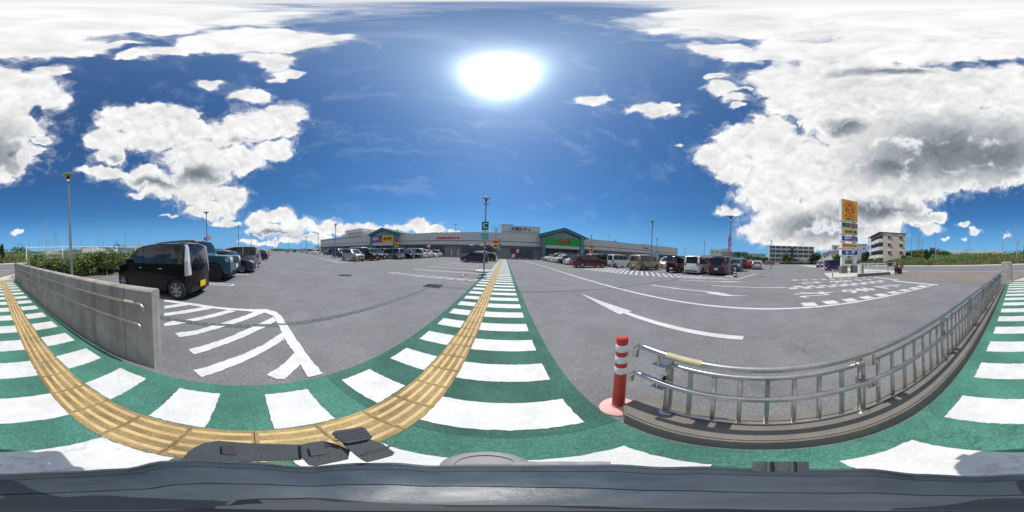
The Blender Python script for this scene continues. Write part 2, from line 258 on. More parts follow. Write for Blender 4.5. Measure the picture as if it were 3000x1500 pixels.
# ------------------------------------------------------------------ mesh helpers
def tag(o, label=None, cat=None, group=None, kind=None):
    if label: o['label'] = label
    if cat: o['category'] = cat
    if group: o['group'] = group
    if kind: o['kind'] = kind
    return o
def link(name, me, m=None, parent=None, smooth=None, loc=None):
    o = bpy.data.objects.new(name, me); COL.objects.link(o)
    if m is not None and len(me.materials) == 0: me.materials.append(m)
    if parent is not None: o.parent = parent
    if loc is not None: o.location = loc
    return o
def thing(name, label, cat, loc=(0, 0, 0), rz=0.0, group=None, kind=None):
    o = bpy.data.objects.new(name, None); COL.objects.link(o); o.empty_display_size = .2
    o.location = loc; o.rotation_euler = (0, 0, rz); return tag(o, label, cat, group, kind)
class MB:
    def __init__(s): s.v = []; s.f = []
    def add(s, v, f):
        o = len(s.v); s.v += [tuple(p) for p in v]; s.f += [tuple(i + o for i in q) for q in f]; return s
    def box(s, x0, x1, y0, y1, z0, z1, M=None, bev=0.0):
        if bev > 0:
            b = bev; v = []; idx = {}
            bm = bmesh.new(); bmesh.ops.create_cube(bm, size=1.0)
            for q in bm.verts: q.co = Vector(((x0 + x1) / 2 + q.co.x * (x1 - x0), (y0 + y1) / 2 + q.co.y * (y1 - y0), (z0 + z1) / 2 + q.co.z * (z1 - z0)))
            bmesh.ops.bevel(bm, geom=list(bm.edges), offset=b, segments=1, affect='EDGES', profile=.5)
            bm.verts.index_update(); vs = [q.co.copy() for q in bm.verts]; fs = [tuple(w.index for w in f.verts) for f in bm.faces]; bm.free()
        else:
            vs = [Vector(p) for p in ((x0, y0, z0), (x1, y0, z0), (x1, y1, z0), (x0, y1, z0), (x0, y0, z1), (x1, y0, z1), (x1, y1, z1), (x0, y1, z1))]
            fs = [(0, 3, 2, 1), (4, 5, 6, 7), (0, 1, 5, 4), (1, 2, 6, 5), (2, 3, 7, 6), (3, 0, 4, 7)]
        if M is not None: vs = [M @ p for p in vs]
        return s.add(vs, fs)
    def cyl(s, p0, p1, r0, r1=None, n=10, cap=True):
        r1 = r0 if r1 is None else r1; p0, p1 = Vector(p0), Vector(p1); d = (p1 - p0).normalized()
        a = d.orthogonal().normalized(); b = d.cross(a); v = []; f = []
        for p, r in ((p0, r0), (p1, r1)):
            for i in range(n): t = 2 * math.pi * i / n; v.append(p + (a * math.cos(t) + b * math.sin(t)) * r)
        f = [(i, (i + 1) % n, n + (i + 1) % n, n + i) for i in range(n)]
        if cap: f += [tuple(range(n - 1, -1, -1)), tuple(range(n, 2 * n))]
        return s.add(v, f)
    def tube(s, pts, r, n=10):
        pts = [Vector(p) for p in pts]; v = []; f = []; a = None
        for i, p in enumerate(pts):
            d = ((pts[min(i + 1, len(pts) - 1)] - pts[max(i - 1, 0)])).normalized()
            a = d.orthogonal().normalized() if a is None else (a - d * a.dot(d)).normalized(); b = d.cross(a)
            rr = r[i] if isinstance(r, (list, tuple)) else r
            for k in range(n): t = 2 * math.pi * k / n; v.append(p + (a * math.cos(t) + b * math.sin(t)) * rr)
        for i in range(len(pts) - 1):
            for k in range(n): f.append((i * n + k, i * n + (k + 1) % n, (i + 1) * n + (k + 1) % n, (i + 1) * n + k))
        m = (len(pts) - 1) * n; f += [tuple(range(n - 1, -1, -1)), tuple(range(m, m + n))]
        return s.add(v, f)
    def lathe(s, prof, n=24, c=(0, 0, 0), M=None, cap=True):          # prof: (r, z)
        v = []; f = []; c = Vector(c)
        for r, z in prof:
            for k in range(n): t = 2 * math.pi * k / n; v.append(Vector((math.cos(t) * r, math.sin(t) * r, z)))
        for i in range(len(prof) - 1):
            for k in range(n): f.append((i * n + k, i * n + (k + 1) % n, (i + 1) * n + (k + 1) % n, (i + 1) * n + k))
        if cap: f += [tuple(range(n - 1, -1, -1)), tuple(range((len(prof) - 1) * n, len(prof) * n))]
        if M is not None: v = [M @ p for p in v]
        return s.add([p + c for p in v], f)
    def prism(s, poly, z0, z1):                              # plan polygon (x, y)
        n = len(poly); v = [(p[0], p[1], z0) for p in poly] + [(p[0], p[1], z1) for p in poly]
        return s.add(v, [tuple(range(n - 1, -1, -1)), tuple(range(n, 2 * n))] + [(i, (i + 1) % n, n + (i + 1) % n, n + i) for i in range(n)])
    def sheet(s, poly, z): return s.add([(p[0], p[1], z) for p in poly], [tuple(range(len(poly)))])
    def prism_xz(s, poly, y0, y1):
        n = len(poly); v = [(p[0], y0, p[1]) for p in poly] + [(p[0], y1, p[1]) for p in poly]
        return s.add(v, [tuple(range(n)), tuple(range(2 * n - 1, n - 1, -1))] + [((i + 1) % n, i, n + i, n + (i + 1) % n) for i in range(n)])
    def mesh(s, name='m', smooth=None):
        me = bpy.data.meshes.new(name); me.from_pydata(s.v, [], s.f); me.update()
        bm = bmesh.new(); bm.from_mesh(me); bmesh.ops.recalc_face_normals(bm, faces=bm.faces); bm.to_mesh(me); bm.free()
        if smooth is not None:
            me.polygons.foreach_set('use_smooth', [True] * len(me.polygons))
            try: me.set_sharp_from_angle(angle=rad(smooth))
            except Exception: pass
        return me
    def build(s, name, m, parent=None, smooth=None, loc=None):
        return link(name, s.mesh(name, smooth), m, parent, loc=loc)
def copy_tree(o, parent=None):
    c = o.copy(); COL.objects.link(c); c.parent = parent
    for ch in o.children: copy_tree(ch, c)
    return c
def subdiv(a, b, n): return [a + (b - a) * i / n for i in range(n + 1)]
def jag(poly, step=.05, amp=.006):       # rough painted edge
    out = []; n = len(poly)
    for i in range(n):
        a, b = Vector(poly[i]).to_2d(), Vector(poly[(i + 1) % n]).to_2d(); L = (b - a).length; k = max(1, int(L / step)); nn = Vector((-(b - a).y, (b - a).x)).normalized()
        for j in range(k):
            p = a + (b - a) * (j / k); q = random.gauss(0, amp) if 0 < j else 0
            out.append(p + nn * q)
    return out
_FC = bpy.data.curves.new('lettering_source', 'FONT'); _FO = bpy.data.objects.new('lettering_source', _FC)
def text_mesh(body, w, h, depth=.01, bold=0.0):
    """lettering as a mesh lying in XY, scaled to w x h, centred"""
    COL.objects.link(_FO); _FC.body = body; _FC.extrude = .02; _FC.offset = bold; _FC.resolution_u = 2; bpy.context.view_layer.update()
    dg = bpy.context.evaluated_depsgraph_get(); me = bpy.data.meshes.new_from_object(_FO.evaluated_get(dg)); COL.objects.unlink(_FO)
    co = np.empty(len(me.vertices) * 3); me.vertices.foreach_get('co', co); co = co.reshape(-1, 3)
    lo, hi = co.min(0), co.max(0); co = (co - (lo + hi) / 2) / np.maximum(hi - lo, 1e-6) * np.array([w, h, depth])
    me.vertices.foreach_set('co', co.ravel()); me.materials.clear(); me.update(); return me
def text(name, body, w, h, m, parent, loc, rot, depth=.01, bold=0.0):
    o = link(name, text_mesh(body, w, h, depth, bold), m, parent); o.location = loc; o.rotation_euler = rot; return o
# ================================================================== THE GROUND
def plane(name, x0, x1, y0, y1, z, m, kind='structure', nx=1, ny=1):
    mb = MB(); xs, ys = subdiv(x0, x1, nx), subdiv(y0, y1, ny)
    mb.add([(x, y, z) for y in ys for x in xs], [(j * (nx + 1) + i, j * (nx + 1) + i + 1, (j + 1) * (nx + 1) + i + 1, (j + 1) * (nx + 1) + i) for j in range(ny) for i in range(nx)])
    return tag(mb.build(name, m), kind=kind)
ground = plane('ground', -2500, 2500, -2500, 2500, -.03, GRASSD)
lot = plane('parking_lot', -170, 130, -14.2, 46, 0.0, ASPH)
apron = tag(MB().sheet([(.62, -8.9), (12.3, -12.2), (13.2, -15.2), (15.5, -19.5), (-3.2, -19.5), (.62, -10.4)], .004).build('entrance_apron', APRON), kind='structure')
road = plane('road', -600, 600, -38.2, -14.2, -.004, ROADM)
walk_near = tag(MB().sheet([(-140, -14.2), (-1.75, -14.2), (-1.0, -13.0), (.4, -10.3), (-1.4, -10.1), (-1.4, -13.2), (-140, -13.2)], .006).build('pavement', PALEC), kind='structure')
walk_far = tag(MB().box(-600, 600, -43.5, -38.2, -.05, .12).build('far_pavement', PALEC), kind='structure')
path = plane('green_path', -1.30, .615, -10.05, .66, .008, GREEN); path2 = plane('worn_green_path', -1.30, .615, .662, 41.2, .008, GREEN2)
# edge seams of the coating, slightly proud
def marking(name, poly, m=PAINTF, parent=None, z=.006, jagged=True, thick=.003):
    p = jag(poly) if jagged else [Vector(q).to_2d() for q in poly]
    mb = MB(); n = len(p)
    mb.add([(q[0], q[1], z + thick) for q in p] + [(q[0], q[1], z - .002) for q in p], [tuple(range(n))] + [(i, n + i, n + (i + 1) % n, (i + 1) % n) for i in range(n)])
    return link(name, mb.mesh(name), m, parent or lot)
def line(name, a, b, w, parent=None, m=PAINTF, z=.006, jagged=False):
    a, b = Vector(a).to_2d(), Vector(b).to_2d(); d = (b - a).normalized(); n = Vector((-d.y, d.x)) * w / 2
    return marking(name, [a + n, b + n, b - n, a - n][::-1], m, parent, z, jagged)
# white bars of the walkway (left and right of the tactile strip)
def bar_meshes(w, k):
    out = []
    for i in range(k):
        p = jag([(0, 0), (w, 0), (w, .33), (0, .33)], .025, .0024); n = len(p); mb = MB()
        mb.add([(q[0], q[1], .004) for q in p] + [(q[0], q[1], -.003) for q in p], [tuple(range(n))] + [(j, n + j, n + (j + 1) % n, (j + 1) % n) for j in range(n)])
        me = mb.mesh('stripe'); me.materials.append(PAINT); out.append(me)
    return out
LB, RB = bar_meshes(.435, 4), bar_meshes(.845, 4)
k = -15
while True:
    y = .09 + .655 * k
    if y > 40: break
    o = link('stripe', LB[k % 4], None, path if y < .66 else path2); o.location = (-1.155, y + random.uniform(-.008, .008), .010)
    o = link('stripe', RB[k % 4], None, path if y < .66 else path2); o.location = (-.392, y + random.uniform(-.008, .008), .010)
    k += 1
# tactile guide strip: one tile = base plate with four raised bars
strip = thing('tactile_strip', None, None, kind='structure')
def tile_mesh():
    mb = MB(); mb.box(-.158, .158, .0012, .2988, 0, .006, bev=.002); return mb.mesh('tactile_tile')
def bars_mesh():
    mb = MB()
    for i in range(4):
        c = -.1125 + .075 * i
        mb.add([(c - .017, .012, .0055), (c + .017, .012, .0055), (c + .017, .288, .0055), (c - .017, .288, .0055), (c - .011, .018, .012), (c + .011, .018, .012), (c + .011, .282, .012), (c - .011, .282, .012)],
               [(4, 5, 6, 7), (0, 1, 5, 4), (1, 2, 6, 5), (2, 3, 7, 6), (3, 0, 4, 7)])
    return mb.mesh('raised_bars')
TM, TBM = tile_mesh(), bars_mesh(); TM.materials.append(TACB); TBM.materials.append(TACR)
for i in range(-34, 137):
    t = link('tactile_tile', TM, None, strip); t.location = (-.552 + random.uniform(-.002, .002), i * .3, .010)
    b = link('raised_bars', TBM, None, t)
# hatched zone in front of the black wagon: bars traced on the ground
def zp(pts): return [G(470 + a * .2018, 860 + b * .2018) for a, b in pts]
hz = [[(55, 440), (180, 400), (380, 430), (55, 478)], [(55, 270), (330, 148), (430, 165), (55, 332)] and [(55, 182), (320, 148), (430, 166), (55, 222)], [(55, 288), (620, 200), (765, 218), (55, 330)],
      [(355, 388), (985, 240), (1110, 255), (500, 405)], [(870, 440), (1365, 270), (1515, 278), (1045, 450)], [(1420, 450), (1640, 345), (1680, 402), (1590, 450)],
      [(210, 580), (540, 535), (760, 468), (940, 478), (700, 548), (450, 612), (270, 640)], [(408, 815), (870, 680), (1340, 485), (1525, 485), (1010, 715), (490, 885)],
      [(472, 1120), (1030, 945), (1500, 745), (1760, 575), (1800, 670), (1480, 860), (1000, 1075), (600, 1220)], [(1545, 1185), (1800, 1020), (1930, 880), (2060, 850), (2120, 900), (2010, 1055), (1800, 1248), (1690, 1245)]]
for q in hz: marking('hatch_bar', zp(q)[::-1], PAINT, z=.006)
marking('edge_line', zp([(55, 95), (200, 108), (500, 150), (800, 195), (1200, 228), (1530, 232), (1680, 270), (1760, 335), (1815, 440), (1705, 438), (1640, 330), (1530, 285), (1200, 255), (760, 220), (420, 170), (55, 122)])[::-1], PAINT, z=.0075)
marking('edge_line', zp([(1720, 462), (1845, 462), (1960, 650), (2085, 835), (2240, 1040), (2360, 1170), (2140, 1220), (2060, 1090), (1930, 850), (1800, 660)])[::-1], PAINT, z=.0075)
# parking bays of the row behind the wall (U shaped ends)
ROWD = Vector((-.98, .19, 0)); ROWN = Vector((.19, .98, 0))
def u_bay(p, n, length, w=.42, t=.11):
    p = Vector(p).to_2d(); n = Vector(n).to_2d().normalized(); s = Vector((-n.y, n.x)); c = p - n * w / 2
    for k in (-1, 1): line('bay_line', c + s * (w / 2 - t / 2) * k, c + s * (w / 2 - t / 2) * k - n * length, t)
    out, inn = [], []
    for i in range(9):
        a = math.pi * i / 8; q = s * math.cos(a) + n * math.sin(a); out.append(c + q * w / 2); inn.append(c + q * (w / 2 - t))
    marking('bay_end', (out + inn[::-1]), z=.0065, jagged=False)
for i in range(14): u_bay(Vector((-6.65, -.6, 0)) + ROWD * 3.06 * i, ROWN, 5.0)
for y in (10.7, 13.35, 16.0, 18.6, 21.2, 24.0, 26.6): u_bay((-6.6, y), (-1, 0), 5.2)
# hatched end bay with a cross pattern
for yy in (7.72, 8.18): line('bay_line', (-6.65, yy), (-1.3, yy + .05), .09)
for i in range(9):
    x = -6.5 + i * .58; line('hatch_bar', (x, 7.74), (x + .56, 8.18), .09); 
line('bay_line', (-6.65, 7.7), (-6.65, 8.2), .09)
# long lane line, arrows, stop lettering
for a, b in ((33.5, 17.5), (17.5, 5.0), (5.0, -2.0), (-2.0, -8.35)): line('lane_line', (4.70 - max(0, a - 18) * .06, a), (4.70 - max(0, b - 18) * .06, b), .15)
def arrow(x, y0, y1, head, w=.16, hw=.42, bend=0.0):
    # shaft from y0 to y1 - head, long pointed head of Japanese road arrows
    line('lane_arrow', (x, y0), (x, y1 - head if y1 > y0 else y1 + head), w)
    s = 1 if y1 > y0 else -1; hy = y1 - s * head
    marking('lane_arrow', [(x - hw / 2, hy), (x + hw / 2, hy), (x, y1)] if s > 0 else [(x + hw / 2, hy), (x - hw / 2, hy), (x, y1)], jagged=False, z=.0066)
arrow(2.75, .26, 5.35, 2.45)
line('lane_arrow', (6.72, 5.25), (6.82, 1.9), .15); marking('lane_arrow', [(6.90, 1.95), (6.55, 2.3), (6.22, 1.42), (6.52, .36), (6.45, 1.1), (6.80, 1.55)], jagged=False, z=.0066)
line('lane_arrow', (9.8, 5.2), (10.5, 2.4), .15); marking('lane_arrow', [(10.2, 2.5), (10.75, 2.4), (10.95, .62)][::-1], jagged=False, z=.0066)
line('lane_line', (8.62, 2.6), (8.68, -1.4), .13)
for i in range(9): marking('rumble_bar', [(4.86, -1.35 - i * .76), (5.30, -1.34 - i * .76), (5.30, -1.80 - i * .76), (4.82, -1.80 - i * .76)][::-1])
for i in range(9):
    marking('rumble_bar', [(8.2, -1.55 - i * .74), (8.62, -1.45 - i * .74), (8.62, -1.9 - i * .74), (8.2, -2.0 - i * .74)][::-1])
    marking('rumble_bar', [(8.72, -1.95 - i * .74), (9.15, -1.85 - i * .74), (9.15, -2.3 - i * .74), (8.72, -2.4 - i * .74)][::-1])
for i in range(10): marking('rumble_bar', [(12.02 - i * .05, -2.45 - i * .76), (12.42 - i * .05, -2.4 - i * .76), (12.42 - i * .05, -2.85 - i * .76), (12.02 - i * .05, -2.9 - i * .76)][::-1])
line('stop_line', (4.45, -8.45), (8.35, -8.75), .32); line('stop_line', (8.3, -9.35), (12.1, -9.65), .32)
def road_glyph(ch, cx_, cy_, w, h):
    me = text_mesh(ch, w, h, .004, .018); me.materials.append(PAINTF); o = link('road_lettering', me, None, lot); o.location = (cx_, cy_, .009); o.rotation_euler = (0, 0, math.pi)
for ch, yy, x2 in (('れ', -2.35, 0), ('ま', -4.6, 0), ('止', -6.75, 0)):
    road_glyph(ch, 6.6, yy, 1.05, 1.75); road_glyph(ch, 10.35, yy - 1.05, 1.05, 1.75)
# hatched strip at the end of the opposite rows
OUT = [(7.9, 16.0), (8.76, 12.75), (9.33, 10.37), (9.89, 8.96), (11.0, 5.93), (11.65, 3.3), (12.25, 1.74)]
for a, b in zip(OUT, OUT[1:]): line('edge_line', a, b, .12)
line('edge_line', (12.25, 1.74), (18.6, .35), .13)
def out_x(y):
    for (x0, y0), (x1, y1) in zip(OUT, OUT[1:]):
        if y1 <= y <= y0: return x0 + (x1 - x0) * (y0 - y) / (y0 - y1)
    return 8.0
y = 15.2
while y > 2.2:
    x = out_x(y); L = min(12.95 - x, 4.2) * .98; line('hatch_bar', (x + .05, y), (x + L * .98, y + L * .86), .17); y -= .49
for yy in (2.4, 5.2, 7.6, 10.2, 15.2, 19.1, 21.6, 24.0): u_bay((13.0, yy), (-1, 0), -5.0 if False else 5.0) if False else line('bay_line', (13.2, yy), (18.2, yy), .12)
for yy in (16.2, 19.2, 21.1, 23.8, 26.2, 28.7, 31.3): line('bay_line', (8.1, yy), (12.9, yy), .12)
# middle left island
line('edge_line', (-27.9, 12.3), (-15.3, 9.3), .14); line('edge_line', (-15.3, 9.3), (-14.4, 11.5), .14)
for i in range(12): x = -24.5 + i * .85; line('hatch_bar', (x, 11.45 - (x + 24.5) * .238), (x + .9, 12.0), .14)
for i in range(10): line('bay_line', (-14.4, 11.5 + i * 2.65), (-19.5, 11.5 + i * 2.65), .12)
line('edge_line', (-57.6, 19.4), (-39.8, 15.2), .16); line('edge_line', (-39.8, 15.2), (-50, 23.8), .16)
# road lines
line('road_line', (-300, -19.4), (-1.0, -19.4), .18, road, z=.004); line('road_line', (-1.0, -19.4), (60, -20.2), .18, road, z=.004); line('road_line', (60, -20.2), (300, -22), .18, road, z=.004)
for i in range(-14, 16): line('road_line', (i * 12 - 3.5, -27.6), (i * 12 + 3.5, -27.6), .18, road, z=.004)
line('road_line', (-300, -35.6), (300, -35.6), .18, road, z=.004)
# yellow tactile blocks and brown patch where the walkway meets the pavement
for i in range(5):
    t = link('tactile_tile', TM, None, strip); t.location = (-1.1 + i * .32, -10.42, .012); link('raised_bars', TBM, None, t)
tag(MB().sheet([(-1.3, -10.6), (-1.0, -11.0), (-1.5, -12.6), (-3.6, -13.1), (-3.6, -10.6)], .0105).build('brown_paving', mat('brown_paving', (.36, .24, .13), .9, var=.25, scale=2, col2=(.24, .21, .18))), kind='structure')
# drain channel, catch basin and manhole
ch = MB(); 
for a, b in (((-2.90, -2.4), (-2.74, 5.62)), ((-2.66, 6.2), (-2.55, 36.0))):
    ax, ay = a; bx, by = b; n_ = int((by - ay) / 1.0)
    ch.add([(ax - .075, ay, .0035), (ax + .075, ay, .0035), (bx + .075, by, .0035), (bx - .075, by, .0035)], [(0, 1, 2, 3)])
drain = tag(ch.build('drain_channel', mat('galvanised_grate', (.115, .125, .13), .6, .3, var=.25, scale=9)), kind='structure'); 
for i in range(52):
    y = -2.3 + i * .155; x = -2.90 + .16 * (y + 2.4) / 8.0
    MB().box(x - .065, x + .065, y, y + .012, .0035, .012).build('grate_bar', mat('grate_bar_steel', (.30, .32, .32), .5, .4), drain) 
cr = tag(MB().sheet([(.62, 5.94), (10.3, 5.60), (10.3, 5.54), (.62, 5.86)], .0035).build('asphalt_joint', mat('tar_joint', (.045, .045, .05), .8)), kind='structure')
tag(MB().sheet([(-1.3, 5.98), (-2.45, 6.05), (-2.45, 6.0), (-1.3, 5.92)], .0035).build('asphalt_joint', MATS['tar_joint']), kind='structure')
gb = thing('catch_basin_grate', 'square dark steel grate set in the asphalt beside the drain channel', 'drain grate', (-2.75, 5.95, 0), .12)
MB().box(-.36, .36, -.33, .33, .001, .007).build('frame', mat('cast_iron', (.055, .058, .062), .6, .5, var=.2, scale=15), gb)
for i in range(11): MB().box(-.31, .31, -.29 + i * .055, -.265 + i * .055, .007, .013).build('grate_bar', MATS['cast_iron'], gb)
mh = thing('manhole_cover', 'round dark iron manhole cover alone in the open asphalt lane', 'manhole cover', (-7.53, 5.09, 0))
MB().lathe([(.02, .004), (.36, .004), (.36, .009), (.01, .010)], 28).build('lid', MATS['cast_iron'], mh); MB().lathe([(.365, .002), (.40, .002), (.40, .006), (.365, .006)], 28).build('rim', MATS['cast_iron'], mh)
mh2 = copy_tree(mh); mh2.location = (-24.4, 8.4, 0); mh2['label'] = 'round dark iron manhole cover near the tip of a hatched triangle'
# ================================================================== WALL WITH HANDRAILS
wall = thing('concrete_wall', 'long low grey concrete wall with two steel handrails beside the green walkway', 'wall', (-1.44, -.94, 0))
X0, X1 = -.075, .075
joints = [0, -.40, -1.00, -2.05, -3.05, -4.05, -5.05, -6.05, -7.05, -8.05, -9.25]
for i, (a, b) in enumerate(zip(joints, joints[1:])):
    h0, h1 = 1.03 + .010 * -a, 1.03 + .010 * -b; g = .004 if i else 0
    mb = MB(); ya, yb = a - g, b + .004; c = .018
    sec = lambda y, h: [(X0, y, -.02), (X1, y, -.02), (X1, y, h - c), (X1 - c, y, h), (X0 + c, y, h), (X0, y, h - c)]
    mb.add(sec(ya, h0) + sec(yb, h1), [tuple(range(5, -1, -1)), tuple(range(6, 12))] + [(j, (j + 1) % 6, 6 + (j + 1) % 6, 6 + j) for j in range(6)])
    mb.build('wall_panel', WALLC, wall)
    if i: MB().box(X0 + .008, X1 - .008, a - .006, a + .006, -.02, h0 - .012).build('joint_filler', mat('joint_filler', (.10, .10, .10), .9), wall)
for k, (z, ys) in enumerate(((.885, -.06), (.645, -.10))):
    pts = [(.135, ys, z - .075), (.135, ys - .012, z - .03), (.135, ys - .05, z)] + [(.135, ys - .10 - i * .5, z - .003 * i) for i in range(18)]
    r = MB().tube(pts, .0175, 12).build('handrail', STEEL, wall, 60)
    for yb in (-.40, -1.10, -2.12, -3.18, -4.22, -5.25, -6.3, -7.3, -8.3):
        mb = MB(); mb.tube([(.135, yb, z - .018), (.135, yb, z - .065), (.13, yb, z - .075), (.078, yb, z - .075)], .006, 6); mb.lathe([(.02, 0), (.02, .006)], 10, M=Matrix.Translation((.076, yb, z - .075)) @ Matrix.Rotation(math.pi / 2, 4, 'Y'))
        mb.build('bracket', STEEL, r, 50)
    if k == 0: MB().cyl((.135, -.20, z), (.135, -.33, z), .0185, n=12).build('tape_band', TAPE, r, 50)
# painted drip line at the wall foot
# ================================================================== KERB AND STEEL RAILING
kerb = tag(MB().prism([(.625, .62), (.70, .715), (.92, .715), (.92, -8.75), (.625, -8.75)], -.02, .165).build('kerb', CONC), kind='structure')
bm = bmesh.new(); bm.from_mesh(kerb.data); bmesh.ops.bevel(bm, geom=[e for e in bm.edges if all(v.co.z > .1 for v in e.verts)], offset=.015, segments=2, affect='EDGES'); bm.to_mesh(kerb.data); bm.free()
rail = thing('steel_railing', 'bright stainless steel railing with balusters and double handrail on the concrete kerb', 'railing', (.80, 0, .165))
posts = [.47 - 1.035 * i for i in range(9)]
for y in posts:
    mb = MB(); mb.cyl((0, y, 0), (0, y, .60), .0245, n=14); mb.lathe([(.05, 0), (.05, .004), (.03, .008)], 14, (0, y, 0)); mb.lathe([(.0245, .60), (.018, .612), (.001, .615)], 14, (0, y, 0)); po = mb.build('post', STEEL, rail, 40)
    for zz in (.60, .40):
        b = MB(); b.box(-.125, -.005, y - .035, y + .035, zz + .012, zz + .018); b.box(-.04, -.005, y + .02, y + .045, zz - .02, zz + .05); b.tube([(-.115, y, zz + .02), (-.115, y, zz + (.09 if zz > .5 else .06))], .008, 8); b.build('bracket', STEEL, po, 40)
for a, b in zip(posts, posts[1:]):
    MB().cyl((.0, a - .02, .555), (.0, b + .02, .555), .017, n=12).build('panel_rail', STEEL, rail, 50)
    MB().box(-.014, .014, b + .02, a - .02, .015, .033, bev=.003).build('panel_rail', STEEL, rail)
    for j in range(1, 8):
        y = a + (b - a) * j / 8; MB().box(-.011, .011, y - .011, y + .011, .03, .545, bev=.002).build('baluster', STEEL, rail)
for z, y0 in ((.715, .63), (.475, .655)):
    pts = [(-.115, y0, z - .10), (-.115, y0 - .004, z - .04), (-.115, y0 - .03, z - .006), (-.115, y0 - .07, z)] + [(-.115, y0 - .12 - i * .5, z) for i in range(18)]
    r = MB().tube(pts, .0185, 12).build('handrail', STEEL, rail, 60)
    if z > .6: MB().cyl((-.115, .42, z), (-.115, .24, z), .0197, n=12).build('tape_band', TAPE, r, 50)
# ================================================================== RED DELINEATOR POST
def delineator(loc, label, s=1.0):
    p = thing('delineator_post', label, 'bollard', loc); p.scale = (s, s, s)
    MB().lathe([(.02, .0), (.125, .0), (.125, .012), (.10, .028), (.055, .04), (.05, .052)], 28).build('base', PINK, p, 40)
    MB().lathe([(.044, .04), (.0425, .5), (.041, .83), (.038, .842), (.02, .846)], 20).build('tube', REDP, p, 40)
    for a, b in ((.50, .57), (.615, .68), (.725, .785)): MB().lathe([(.0425, a), (.0432, a + .001), (.0428, b), (.042, b + .001)], 20).build('reflective_band', REFL, p, 40)
    MB().lathe([(.032, .8465), (.001, .848)], 16).build('cap', mat('red_cap', (.40, .07, .03), .6), p)
    return p
delineator((.735, .80, 0), 'red flexible post with three white bands at the end of the steel railing')
delineator((12.9, -6.1, 0), 'thin red post with white bands at the corner of the sign island', .95)
# ================================================================== END PILLAR
pil = thing('gate_pillar', 'weathered square concrete pillar closing the far end of the steel railing', 'pillar', (.56, -9.75, 0))
MB().box(-.26, .30, -.75, .75, -.02, 1.26, bev=.02).build('pillar_body', WALLC, pil)
for y in (-.40, -.02, .36): MB().box(-.264, -.255, y, y + .03, 0, 1.22).build('form_joint', MATS['joint_filler'], pil)
# ================================================================== CAMERA CART (its grey top is under the lens)
cart = thing('camera_cart', 'dark grey moulded cart top with black webbing strap carrying the panorama camera', 'cart', (0, 0, 0))
CZ = .90
prof = [(0, 1388), (180, 1381), (360, 1372), (480, 1350), (560, 1345), (700, 1352), (900, 1366), (1050, 1356), (1150, 1355), (1270, 1364), (1380, 1361), (1500, 1361), (1650, 1361), (1800, 1360), (1950, 1368), (2050, 1366), (2250, 1372), (2450, 1374), (2530, 1372), (2700, 1388), (2850, 1394), (3000, 1388)]
def rim_r(px):
    px %= 3000
    for (a, ya), (b, yb) in zip(prof, prof[1:]):
        if a <= px <= b:
            t = (px - a) / (b - a); t = t * t * (3 - 2 * t); y = ya + (yb - ya) * t
            d = ray(px, y); return math.hypot(d.x, d.y) / -d.z * (EYE - CZ), math.atan2(d.x, d.y)
N_ = 96; rings = [(.0, -.10, .90), (1.0, -.04, 1.0), (1.0, 0, 1.0), (.975, .010, 1), (.93, .012, 1), (.925, .008, 1), (.918, .013, 1), (.80, .028, 1), (.795, .023, 1), (.788, .030, 1), (.62, .045, 1), (.45, .054, 1), (.44, .050, 1), (.43, .056, 1), (.20, .064, 1), (.05, .066, 1)]
rings[0] = (.80, -.10, 1)
v = []; f = []
for rr, dz, _ in rings:
    for i in range(N_):
        r, a = rim_r(i * 3000 / N_); v.append((math.sin(a) * r * rr, math.cos(a) * r * rr, CZ + dz))
for j in range(len(rings) - 1):
    for i in range(N_): f.append((j * N_ + i, j * N_ + (i + 1) % N_, (j + 1) * N_ + (i + 1) % N_, (j + 1) * N_ + i))
f += [tuple(range(N_)), tuple(range((len(rings) - 1) * N_, len(rings) * N_))]
GREYPL = mat('grey_moulded_plastic', (.045, .060, .076), .42, var=.16, scale=30, bump=.05, bscale=120)
MB().add(v, f).build('console', GREYPL, cart, 35)
MB().cyl((0, 0, CZ - .09), (0, 0, .18), .035, .045, 16).build('column', DARKM, cart, 40)
MB().box(-.075, .075, -.11, .09, .10, .18, bev=.02).build('foot_deck', DARKM, cart)
for y in (-.085, .065):
    w = MB().lathe([(.03, -.022), (.072, -.022), (.08, -.012), (.08, .012), (.072, .022), (.03, .022)], 20, (0, y, .080), Matrix.Rotation(math.pi / 2, 4, 'Y')).build('wheel', RUBBER, cart, 40)
MB().cyl((0, 0, CZ + .05), (0, 0, EYE - .30), .0075, n=10).build('camera_pole', DARKM, cart)
MB().box(-.020, .020, -.009, .009, EYE - .42, EYE - .385, bev=.004).build('pole_clamp', DARKM, cart)
